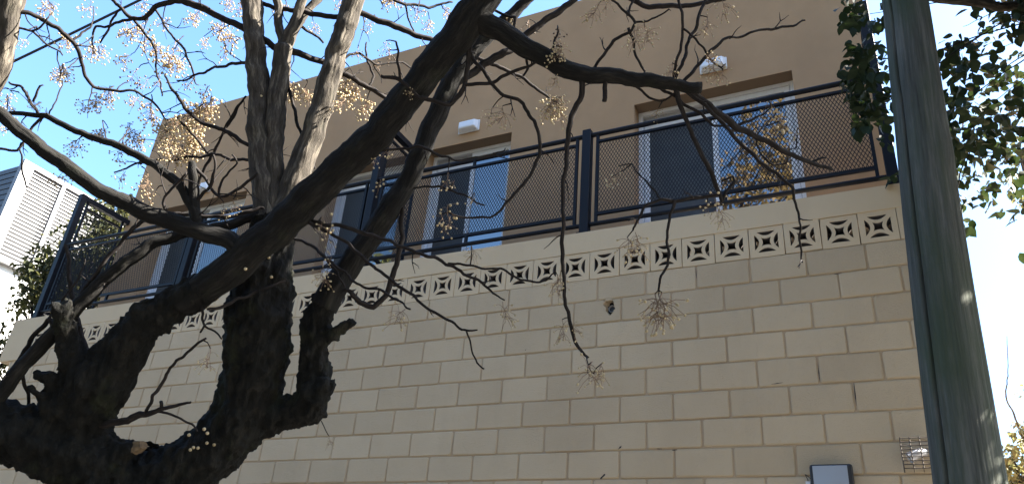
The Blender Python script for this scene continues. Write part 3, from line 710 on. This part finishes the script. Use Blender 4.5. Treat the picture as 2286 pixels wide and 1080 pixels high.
for id_, par, pts, dd in LIMBS:
    big = max(p[2] for p in pts) > 34
    tr = trace(id_, par, pts, dd)
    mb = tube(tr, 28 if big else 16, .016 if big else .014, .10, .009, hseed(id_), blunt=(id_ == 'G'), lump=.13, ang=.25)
    mb.build('limb', [M_blimb if id_[0] in 'VHO' else M_bshade, M_cut], tree, smooth=True)  # sunlit limbs take the pale bark, shaded limbs the dark copy
for id_, par, pts, dd in TWIGS:
    tr = trace(id_, par, pts, dd)
    mx = max(p[2] for p in pts)
    tr = [(p_, r_ * .86) for p_, r_ in tr]
    mb = tube(tr, 10 if mx > 10 else 7, .010, .14, .011 if mx < 12 else .008, hseed(id_), lump=.25, ang=.55)
    mb.build('twig', [M_btwig, M_cut], tree, smooth=True)
# fine side shoots, forking, on every thin branch
rs = random.Random(11)
FT = MB()
def side_shoots(id_, every, lmin, lmax, fork=True):
    tr = TR[id_]; mb = FT; acc = rs.uniform(0, every); new = []
    for a, c in zip(tr, tr[1:]):
        dx, dy = c[0] - a[0], c[1] - a[1]; l = math.hypot(dx, dy); acc += l
        if acc > every and l > 1e-3:
            acc = rs.uniform(-.3, .3) * every
            th = math.atan2(dy, dx) + rs.choice((-1, 1)) * rs.uniform(.5, 1.25); ln = rs.uniform(lmin, lmax)
            x, y, d = a; pts = [(P(x, y, d), .0030)]; dz = rs.uniform(-.12, .12)
            n = 4; px = [(x, y, d)]
            for i in range(1, n + 1):
                th += rs.uniform(-.45, .45); x += math.cos(th) * ln / n; y += math.sin(th) * ln / n
                pts.append((P(x, y, d + dz * i / n), .0030 - .0021 * i / n)); px.append((x, y, d + dz * i / n))
            q = tube(pts, 5, .02, .1, .004, int(x) % 50, ang=.6); b0 = len(mb.v); mb.add(q.v, q.f); mb.co += q.co
            new += px
            if fork and rs.random() < .6:
                x, y, dd_ = px[2]; t2 = th + rs.choice((-1, 1)) * rs.uniform(.5, 1.0); pts = [(P(x, y, dd_), .0022)]
                for i in range(1, 4):
                    t2 += rs.uniform(-.4, .4); x += math.cos(t2) * ln / 7; y += math.sin(t2) * ln / 7; pts.append((P(x, y, dd_ + dz * .1 * i), .0022 - .0005 * i))
                q = tube(pts, 5, .02, .1, .004, int(y) % 50, ang=.6); mb.add(q.v, q.f); mb.co += q.co; new.append((x, y, dd_))
    TR[id_] = tr + new
for id_ in ('K', 'N', 'H1', 'M', 'M2', 'M4', 'M5', 'M7', 'M8', 'N2', 'N3', 'N5', 'N7', 'H2', 'H5', 'O', 'O2', 'O3', 'X1', 'X2', 'V2a', 'V2b', 'H3'): side_shoots(id_, 62, 24, 85)
for id_ in ('D', 'E', 'S11', 'curl', 'curl3', 'loop', 'C2', 'U', 'W1', 'W4', 'W7', 'G2', 'G3b', 'G5', 'S1', 'S3', 'S5', 'G1'): side_shoots(id_, 120, 16, 55)
FT.build('fine_twigs', M_btwig, tree, smooth=True)['kind'] = 'stuff'
# ------------------------------------------------------------------ berries
def cluster_mesh(seed, nb, dark=False, br=.0075):
    rnd = random.Random(seed); mb = MB()
    main = [Vector((0, 0, 0))]
    for i in range(4): main.append(main[-1] + Vector((rnd.uniform(-.012, .012), rnd.uniform(-.012, .012), -.030)))
    sweep(mb, main, [.0024, .0022, .0019, .0016, .0014], 4, 0)
    for k in range(nb):
        t = rnd.uniform(.15, 1) * 4; i = min(3, int(t)); p = main[i].lerp(main[i + 1], t - i)
        a = rnd.uniform(0, 2 * math.pi); out = rnd.uniform(.02, .075); dz = rnd.uniform(-.07, .022)
        q = p + Vector((math.cos(a) * out, math.sin(a) * out, dz)); mid = p.lerp(q, .55) + Vector((0, 0, .010))
        sweep(mb, [p, mid, q], [.0014, .0012, .0010], 3, 0)
        mb.ball(q + (q - mid).normalized() * br * .8, br * rnd.uniform(.75, 1.1), 1, 2 if nb < 34 else 1, (1, 1, rnd.uniform(.9, 1.15)))
    return mb.mesh('berry_cluster', [M_stalk, M_berryd if dark else M_berry], True)
CM = [cluster_mesh(s_, 20 + 5 * (s_ % 3)) for s_ in range(6)]
CB = [cluster_mesh(20 + s_, 46, br=.0076) for s_ in range(4)]
CD = [cluster_mesh(40 + s_, 12, True) for s_ in range(2)]
CS = [cluster_mesh(60 + s_, 17, False, .0060) for s_ in range(4)]       # thin stalky bunches
CF = [cluster_mesh(80 + s_, 7, False, .0085) for s_ in range(3)]
def cluster(x, y, r, bank, maxd=170, extra=0.0, droop=True):
    best = min(((q[0] - x) ** 2 + (q[1] - (y - r * .7)) ** 2, q, i) for i, l in TR.items() for q in l if i not in ('stub', 'knob', 'knob2', 'cut', 'burl', 'spl1', 'spl2', 'spl3'))
    q = best[1]; d = q[2] + extra
    top = P(x, y - r * .75, d)
    a = P(q[0], q[1], q[2]); ln = (top - a).length
    if ln > .012:
        mid = a.lerp(top, .5) + Vector((random.uniform(-.1, .1), random.uniform(-.1, .1), random.uniform(0, .18))) * ln
        tube([(a, .0028), (mid, .0022), (top, .0016)], 5, .015, .1, .004, int(x)).build('twig', [M_btwig, M_cut], tree, smooth=True)
    o = link('berry_cluster', random.choice(bank), tree, top)
    s_ = r * d / FPX / .085
    o.scale = (s_, s_, s_); o.rotation_euler = (random.uniform(-.35, .35), random.uniform(-.35, .35), random.uniform(0, 6.28))
SKYC = [(108,20,26),(150,102,24),(205,112,28),(232,122,20),(208,30,20),(290,85,26),(318,70,24),(345,118,30),(385,132,34),(400,150,26),(330,95,22),(395,105,18),(372,60,20),(442,42,24),(455,95,16),
 (498,70,26),(520,100,28),(505,120,22),(540,22,22),(520,8,20),(245,212,26),(215,232,24),(185,240,20),(145,160,24),(140,180,20),(340,248,32),(310,232,20),(292,140,22),(180,322,22),(162,330,20),(242,302,22),(300,308,26),(318,328,22),(165,385,22),(140,400,20),(285,288,18),(30,225,20),(20,245,18),(8,290,20),(130,170,18),(270,345,22),(225,310,18),(320,20,20),(60,100,16),(85,240,14),
 (640,20,16),(700,60,16),(620,5,18),(870,10,24),(900,5,22),(935,30,20),(960,60,18),(1000,30,18),(780,20,18),(830,60,16),(760,10,16)]
for x, y, r in SKYC: cluster(x, y, r, CB if r > 23 else CM, extra=.25)
GOLD = [(372,292,30),(398,285,34),(428,305,36),(452,262,36),(478,248,34),(440,325,30),(402,345,28),(418,352,26),(460,285,30),(388,320,28),(375,335,22),(470,240,24),(420,270,22),(655,205,26),(680,215,24),(645,190,20)]
for x, y, r in GOLD: cluster(x, y, r, CB, extra=.12)
for x, y, r in [(310,172,26),(335,192,24),(360,182,22),(405,150,20),(425,185,22),(468,208,22),(800,120,18),(862,108,22),(868,125,18),(1245,75,24),(1180,60,22),(1240,98,16),(845,150,16)]: cluster(x, y, r, CD, extra=.05)
for x, y, r in [(780,195,30),(800,215,30),(820,240,26),(770,240,22),(1245,118,30),(1255,122,24),(1245,245,34),(1235,240,28),(1250,260,24),(1252,235,22),(1130,60,22)]: cluster(x, y, r, CB if r > 25 else CM)
for x, y, r in [(1720,245,28),(1745,268,28),(1748,292,32),(1780,302,24),(1715,240,20),(1000,482,34),(985,500,28),(1000,405,26),(1015,415,18),(1060,445,20),(1005,500,24),(730,530,30),(745,560,24),(720,500,22),(740,585,18),(850,420,26),(865,350,22),(840,360,18),(1595,455,30),(1580,470,24),(1605,465,20),(1380,390,24),(1365,410,20),(490,660,14)]: cluster(x, y, r, CF)
for x, y, r in [(1122,262,34),(1100,258,24),(1340,30,34),(1360,18,24),(1415,95,34),(1440,88,34),(1425,75,28),(1580,60,28),(1610,15,36),(1600,148,34),(1620,165,30),(1575,140,26),(1500,160,26),(1240,185,20),(905,715,34),(1122,700,36),(1245,640,34),(1252,625,26),(1255,738,34),(1275,735,26),(1400,560,40),(1418,545,36),(1470,700,56),(1462,690,46),(1478,690,50),(1322,838,42),(1345,835,34),(1052,565,24),(1600,485,30),(730,625,32),(722,615,26),(470,800,30),(735,985,16),(960,120,24),(920,215,18),(1470,255,18),(1010,110,18),(330,410,30),(280,400,24),(350,440,24),(500,470,22),(520,460,20)]: cluster(x, y, r, CS)
for x, y in [(432,998),(425,1003),(442,999),(462,988),(478,992),(463,966),(422,970),(456,957),(606,618),(600,575),(590,340),(583,215),(585,290),(548,600),(1090,53),(1102,53),(1115,52),(1138,78),(830,273),(740,478),(732,181)]:
    bb = MB(); d = 2.82 if y > 540 else 3.02
    bb.ball((0, 0, 0), .0062, 0, 2); 
    best = min(((q[0] - x) ** 2 + (q[1] - y) ** 2, q[2]) for l in TR.values() for q in l)
    rad = {'': 0}; dd = best[1]
    w_ = 75 if y > 900 else 60 if y > 560 else 22
    bb.build('berry', M_berry, tree, tuple(P(x, y, dd - w_ * .85 * dd / FPX)), smooth=True) if False else link('berry', bb.mesh('berry', M_berry, True), tree, P(x, y, dd - w_ * .9 * dd / FPX))
# ------------------------------------------------------------------ utility pole
pb = Vector((.943, -1.6, GZ - .2)); pt_ = Vector((1.39, -1.6, 4.6))
pole = thing('utility_pole', 'thick weathered wooden utility pole with a long vertical crack', 'pole', (pb.x, pb.y, GZ))
mb = MB(); NS, NR = 200, 200
dirp = (pt_ - pb).normalized(); up_ = Vector((0, -1, 0)); sx_ = dirp.cross(up_).normalized(); up_ = sx_.cross(dirp)
for i in range(NR + 1):
    t = i / NR; z = t * (pt_ - pb).length; c = pb.lerp(pt_, t)
    # radius calibrated: .142 at z=-2, .119 at z=.7
    zz = c.z; r0 = .139 - (zz + 2) * .0085
    c = c + sx_ * (.008 * math.sin(zz * 1.3) + .004 * noise.noise(Vector((0, 3, zz * 2)))) + up_ * .006 * math.sin(zz * .9 + 1)
    gphi = 2.28 + .035 * math.sin(zz * 1.6 + .5) + .03 * noise.noise(Vector((2, 1, zz * 3)))
    for k in range(NS):
        a = 2 * math.pi * k / NS
        r = r0 * (1 + .018 * noise.noise(Vector((math.cos(a) * 1.5, math.sin(a) * 1.5, zz * 1.2))) + .012 * noise.noise(Vector((math.cos(a) * 5, math.sin(a) * 5, zz * .9))))
        dlt = (a - gphi + math.pi) % (2 * math.pi) - math.pi
        r -= .042 * math.exp(-(dlt / .040) ** 2)
        d2 = (a - .62 + math.pi) % (2 * math.pi) - math.pi
        r += .012 * math.exp(-(d2 / .5) ** 2) * math.exp(-((zz + .38) / .12) ** 2) + .012 * math.exp(-(d2 / .3) ** 2) * math.exp(-((zz - .05) / .3) ** 2)
        # fine drying checks
        r -= .004 * max(0, noise.noise(Vector((math.cos(a) * 16, math.sin(a) * 16, zz * .55))) - .25) * 4 * .5
        mb.v.append(tuple(c + (sx_ * math.cos(a) + up_ * math.sin(a)) * r)); mb.co.append((math.cos(a) * .13, math.sin(a) * .13, z))
for i in range(NR):
    for k in range(NS): mb.f.append((i * NS + k, i * NS + (k + 1) % NS, (i + 1) * NS + (k + 1) % NS, (i + 1) * NS + k)); mb.m.append(0)
mb.f.append(tuple(range(NR * NS, (NR + 1) * NS))); mb.m.append(0)
mb.build('shaft', M_pole, pole, smooth=True)
# ------------------------------------------------------------------ leafy tree behind the pole
lt = thing('broadleaf_tree', 'dense dark green leafy tree behind the wooden pole', 'tree', (2.95, -.35, GZ))
tk = tube([(Vector((2.95, -.35, GZ - .1)), .17), (Vector((2.92, -.33, -2)), .13), (Vector((2.85, -.3, 0)), .11), (Vector((2.75, -.4, 1.6)), .08), (Vector((2.6, -.5, 3.0)), .04)], 16, .05, .08, .01, 5); tk.build('trunk', [M_blimb, M_cut], lt, smooth=True)
def leaf_geo(ln, seed):
    rnd = random.Random(seed); vs = []; wd = ln * rnd.uniform(.30, .38); cv = rnd.uniform(.05, .22)
    prof = [(0, .02), (.18, .75), (.42, 1.0), (.68, .72), (.88, .28), (1, 0.0)]
    for t, w_ in prof:
        z = -cv * ln * t * t
        vs += [(-wd * w_, ln * t, z + wd * w_ * .25), (0, ln * t, z), (wd * w_, ln * t, z + wd * w_ * .25)]
    fs = []
    for i in range(len(prof) - 1):
        b_ = i * 3; fs += [(b_, b_ + 1, b_ + 4, b_ + 3), (b_ + 1, b_ + 2, b_ + 5, b_ + 4)]
    return vs, fs
LG = [leaf_geo(1, s_) for s_ in range(6)]
LM = []
for g in LG:
    q = MB(); q.add(*g); LM.append(q.mesh('leaf', M_leaf, True))
def rot_rand(droop=.9):
    # leaf axis (+Y) drooping, random heading
    a = random.uniform(0, 6.28); e = random.gauss(-.7, .5) * droop
    d = Vector((math.cos(a) * math.cos(e), math.sin(a) * math.cos(e), math.sin(e)))
    q = d.to_track_quat('Y', 'Z'); return q @ Matrix.Rotation(random.gauss(0, .5), 3, 'Y').to_quaternion()
shoots = []
def shoot(p, q, r0=.006):
    mid = p.lerp(q, .5) + Vector((random.uniform(-.08, .08), random.uniform(-.08, .08), random.uniform(.02, .14))) * (q - p).length
    tube([(p, r0), (mid, r0 * .8), (q, .0018)], 6, .05, .1, .006, int(abs(p.x * 100))).build('twig', [M_btwig, M_cut], lt, smooth=True)
leaf_spots = []
def fill(x, y, r, d, n, sq=1.0):
    for _ in range(n):
        a = random.uniform(0, 6.28); rr = r * math.sqrt(random.random())
        leaf_spots.append((P(x + math.cos(a) * rr, y + math.sin(a) * rr * sq, d + random.uniform(-.25, .25)), d))
# left of the pole, hanging in front of the railing corner
for x, y, r, n in [(1905,20,34,16),(1888,60,16,6),(1900,110,22,8),(1905,150,34,16),(1930,190,44,28),(1905,185,30,12),(1950,140,40,22),(1960,220,36,20),(1915,225,30,14),(1930,262,26,12),(1915,285,16,6),(1955,265,26,8),(1960,60,22,8),(1990,395,14,4),(1975,310,18,4),(1980,20,18,5),(1942,100,20,8)]: fill(x, y, r, 5.35, int(n * 1.7))
# right of the pole
for x, y, r, n in [(2110,130,36,16),(2150,110,40,16),(2120,185,40,18),(2170,170,40,18),(2215,130,40,16),(2260,60,40,18),(2210,60,30,8),(2270,150,40,18),(2240,200,44,20),(2180,230,46,26),(2130,250,42,24),(2260,260,40,18),(2210,290,50,32),(2150,310,48,32),(2255,320,40,16),(2180,340,46,26),(2120,340,34,18),(2140,390,36,14),(2200,395,36,12),(2110,430,26,8),(2150,450,22,6),(2130,490,20,5),(2165,500,12,3),(2240,390,34,8),(2225,460,22,5),(2255,425,24,6),(2270,480,18,3),(2105,300,26,14),(2105,380,20,8),(2200,430,30,6),(2275,400,24,7),(2180,25,30,5),(2240,15,40,14),(2286,20,40,12),(2285,210,30,10),(2285,340,24,8),(2280,560,6,1)]: fill(x, y, r, 5.5 + random.uniform(-.5, .8), int(n * 1.7))
vis = list(leaf_spots)
# twigs towards the visible sprays
hub = [Vector((2.6, -.55, 1.2)), Vector((2.7, -.4, .4)), Vector((2.5, -.5, 2.0))]
for x, y, d in [(1900,40,5.35),(1930,180,5.35),(1925,270,5.35),(2120,130,5.3),(2110,260,5.4),(2140,420,5.4),(2130,480,5.5),(2190,250,5.6),(2230,110,5.5),(2180,330,5.7),(2260,210,5.3),(2150,60,5.6),(2200,180,5.2),(2240,310,5.8)]:
    q = P(x, y, d); shoot(P(x + 35, y - 150, d + .15) if y > 400 else min(hub, key=lambda h: (h - q).length), q)
tube([(hub[2] + Vector((.5, .1, -.2)), .05), (P(2300, 4, 5.3), .036), (P(2180, 6, 5.2), .030), (P(2070, -4, 5.1), .02), (P(1990, -30, 5.0), .012)], 10, .04, .1, .008, 4).build('limb', [M_blimb, M_cut], lt, smooth=True)
fol = link('foliage', MB().mesh('foliage', M_leaf), lt)
random.shuffle(vis)
def leaf_len(d): return random.uniform(.055, .105)
cr = MB()
for i, (p, d) in enumerate(vis):
    s_ = leaf_len(d)
    if i < 300:
        o = link('leaf', random.choice(LM), fol, p); o.scale = (s_, s_, s_); o.rotation_mode = 'QUATERNION'; o.rotation_quaternion = rot_rand()
    else:
        g = random.choice(LG); rq = rot_rand(); cr.add([p + rq @ Vector(v) * s_ for v in g[0]], g[1])
# unseen crown outside the frame, shaped to shade the lower berry tree and pole
def blob(c, rad, n):
    for _ in range(n):
        while True:
            v = Vector((random.uniform(-1, 1), random.uniform(-1, 1), random.uniform(-1, 1)))
            if v.length < 1: break
        p = Vector((c[0] + v.x * rad[0], c[1] + v.y * rad[1], c[2] + v.z * rad[2]))
        # keep the gaps of the photograph free: nothing inside the view but the sprays above
        e = p - CAM; zc = e.dot(RZ)
        if zc > .3:
            X = 1143 + FPX * e.dot(RX) / zc; Y = 540 + FPX * e.dot(RY) / zc
            if -40 < X < 2310 and -40 < Y < 1100: continue
        g = random.choice(LG); rq = rot_rand(); s_ = leaf_len(5); cr.add([p + rq @ Vector(v_) * s_ for v_ in g[0]], g[1])
for c, rad, n in [((2.9, -.6, 1.4), (1.1, 1.2, 1.1), 6500), ((2.6, -1.7, 1.35), (.9, 1.0, .95), 5200), ((2.7, -1.0, -.2), (.85, .9, .75), 2200), ((3.4, -.3, 2.2), (1.0, 1.2, .9), 4000), ((2.3, -.4, 2.4), (.9, .9, .7), 2600)]: blob(c, rad, n)
lf = cr.build('crown', M_leaf, fol, smooth=True); lf['kind'] = 'stuff'
# ------------------------------------------------------------------ other trees
def bush_tree(name, label, base_p, height, blobs, leafm, n_per, lsize, trunk_r=.12, group=None):
    t = thing(name, label, 'tree', base_p, group)
    bp = Vector(base_p); topc = Vector(blobs[0][0])
    tube([(bp - Vector((0, 0, .1)), trunk_r), (bp.lerp(topc, .45) + Vector((.1, .05, 0)), trunk_r * .8), (topc, trunk_r * .4)], 12, .15, .08, .03, 9).build('trunk', [M_blimb, M_cut], t, smooth=True)
    br = MB(); cr = MB()
    for c, rad in blobs:
        c = Vector(c)
        st = bp.lerp(topc, .6)
        q = tube([(st, trunk_r * .35), (st.lerp(c, .6) + Vector((0, 0, .15)), trunk_r * .2), (c, .01)], 6, .2, .1, .02, 3); br.add(q.v, q.f)
        for _ in range(int(n_per * rad * rad)):
            v = Vector((random.gauss(0, 1), random.gauss(0, 1), random.gauss(0, 1))).normalized() * rad * random.random() ** .45
            v *= 1 + .35 * noise.noise(v * 2 / rad + c)
            if noise.noise((c + v) * 1.7) < -.22: continue
            g = random.choice(LG); rq = rot_rand(); s_ = lsize * random.uniform(.6, 1.3)
            cr.add([c + v + rq @ Vector(x) * s_ for x in g[0]], g[1])
    br.build('branches', M_btwig, t, smooth=True)
    cr.build('crown', leafm, t, smooth=True)
    return t
def at(x, y, d): return tuple(P(x, y, d))
bl = P(190, 640, 13)
bush_tree('olive_tree', 'olive green bushy tree seen through the left mesh screen', (bl.x, bl.y, GZ), 7,
    [(at(200,600,13), .9), (at(240,540,13.2), .75), (at(235,500,13), .42), (at(150,640,13.2), .7), (at(95,585,13), .32), (at(75,640,12.8), .30), (at(60,600,13), .22), (at(200,690,13.4), .9), (at(270,470,13.3), .35), (at(110,620,13), .35), (at(265,620,13.5), .9), (at(50,680,13), .22), (at(115,680,13), .5)], M_leafd2, 2600, .075)
bl = P(-30, 760, 12)
bush_tree('dark_shrub_tree', 'dark green tree at the left edge below the louvred building', (bl.x, bl.y, GZ), 5,
    [(at(-10,760,12), .45), (at(10,720,12), .22), (at(20,790,12.2), .28), (at(-20,820,12), .5), (at(30,830,12), .16), (at(-40,700,12), .35)], M_leafd2, 2600, .07)
bl = P(2290, 1100, 12)
bush_tree('dusty_tree', 'dusty olive tree at the right edge low behind the pole', (bl.x, bl.y, GZ), 4,
    [(at(2280,1060,12), .38), (at(2262,1020,12), .26), (at(2250,1070,12), .2), (at(2284,960,12), .2), (at(2296,1000,12.3), .3), (at(2330,1040,12), .5), (at(2290,880,12), .14)], M_leafd, 1500, .10)
q = tube([(P(2284, 980, 12), .018), (P(2262, 920, 12), .014), (P(2246, 885, 12), .012), (P(2250, 830, 12), .008), (P(2248, 750, 12), .004)], 7, .05, .1, .01, 2)
q.build('bare_branch', M_blimb, [o for o in bpy.data.objects if o.name == 'dusty_tree'][0], smooth=True)
bl = P(2282, 350, 16)
bush_tree('pale_tree', 'pale yellow-green tree far behind the dark leaves at right', (bl.x, bl.y, GZ), 5,
    [(at(2280,350,16), .3), (at(2275,400,16), .28), (at(2284,450,16), .25), (at(2300,300,16), .4)], M_leafd, 900, .12)
# across the street: trees the glass mirrors, row extended unseen to block sky light
OPP = [(-22, -14.5, 13.5), (-15.5, -13.6, 14.5), (-9.5, -14.4, 13.0), (-3.6, -14.0, 17.5), (2.6, -14.6, 17.0), (9.0, -13.8, 14.5), (15.5, -14.5, 14.0), (22.5, -14, 13)]
ordn = ['leftmost', 'second', 'third', 'fourth', 'fifth', 'sixth', 'seventh', 'rightmost']
for k, (x, y, h) in enumerate(OPP):
    bush_tree('added_street_tree', 'out-of-view tree added across the street for reflection and shade, %s of the row seen from the house' % ordn[k], (x, y, GZ), h,
        [((x + random.uniform(-3, 3), y + random.uniform(-1.6, 1.6), GZ + h * random.uniform(.24, .96)), random.uniform(.9, 1.9)) for _ in range(26)], M_leafg if k in (3, 4) else M_leafy, 300 if k in (3, 4) else 190, .17 if k in (3, 4) else .34, .24, 'trees across the street')
for x, y, h, lb_ in [(7.2, -5.0, 9.5, 'unseen tree added to shade the street, nearest to the wooden pole'), (13.5, -5.4, 10.5, 'unseen tree added to shade the street, farther along the kerb')]:
    bush_tree('added_shade_tree', lb_, (x, y, GZ), h, [((x + random.uniform(-2.6, 2.6), y + random.uniform(-2.2, 1.8), GZ + h * random.uniform(.42, .95)), random.uniform(.9, 1.6)) for _ in range(18)], M_leafy, 190, .26, .2)  # out-of-view trees added to shade the street and cut its bounce
# ------------------------------------------------------------------ louvred building at left
XF = -16.0; Y0, Y1 = 2.80, 9.0; ZT, ZB = 6.16, 3.92
lb = thing('louvred_building', 'white building with a tall louvred panel at the left edge', 'building', (-20, 5, GZ))
q = MB(); q.box((XF - 7, Y0 + .05, GZ), (XF - .12, Y1, ZB)); q.box((XF - 7, Y0 + .3, ZB + .001), (XF - .20, Y1, ZT - .15)); q.build('wall', M_white, lb)
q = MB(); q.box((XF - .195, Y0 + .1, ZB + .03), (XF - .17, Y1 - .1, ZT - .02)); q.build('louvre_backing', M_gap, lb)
fr = MB()
fr.box((XF - .12, Y0, ZB - .06), (XF + .02, Y0 + .26, ZT + .05)); fr.box((XF - .12, Y0 + .26, ZT - .06), (XF + .02, Y1, ZT + .05)); fr.box((XF - .12, Y0 + .26, ZB - .1), (XF + .02, Y1, ZB + .0))
yy = Y0 + 1.0
while yy < Y1: fr.box((XF - .10, yy, ZB + .001), (XF + .012, yy + .09, ZT - .061)); yy += 1.15
lf_ = fr.build('louvre_frame', M_slat, lb)
nsl = 25; pitch = (ZT - .06 - ZB) / nsl
sl = MB(); sl.box((-.012, 0, -.022), (.012, Y1 - Y0 - .3, .020))
slm = sl.mesh('slat', M_slat)
for k in range(nsl): link('slat', slm, lf_, (XF - .045, Y0 + .27, ZB + pitch * (k + .5)))
q = MB(); q.box((XF - 7, Y0 + .18, ZB - .3), (XF - .121, Y0 + .28, ZT + .05)); fc = q.build('front_cladding', M_dkslat, lb)
for k in range(14):
    q = MB(); z = ZT + .02 - k * .15; q.box((XF - 7, Y0 + .12, z - .12), (XF - .125, Y0 + .179, z)); q.build('cladding_board', M_dkslat, fc)
# ------------------------------------------------------------------ overhead cable
q = MB(); a = P(-300, 292, 5.5); c = P(900, -300, 6.0); pts = []
for i in range(25):
    t = i / 24; p = a.lerp(c, t); p.z -= .06 * 4 * t * (1 - t); pts.append(p)
a2 = pts[0] + (pts[0] - pts[1]) * 60; c2 = pts[-1] + (pts[-1] - pts[-2]) * 60
sweep(q, [a2] + pts + [c2], .0095, 8)
o = q.build('overhead_cable', M_cable, None, smooth=True); tag(o, 'black overhead cable crossing the sky at upper left', 'cable')
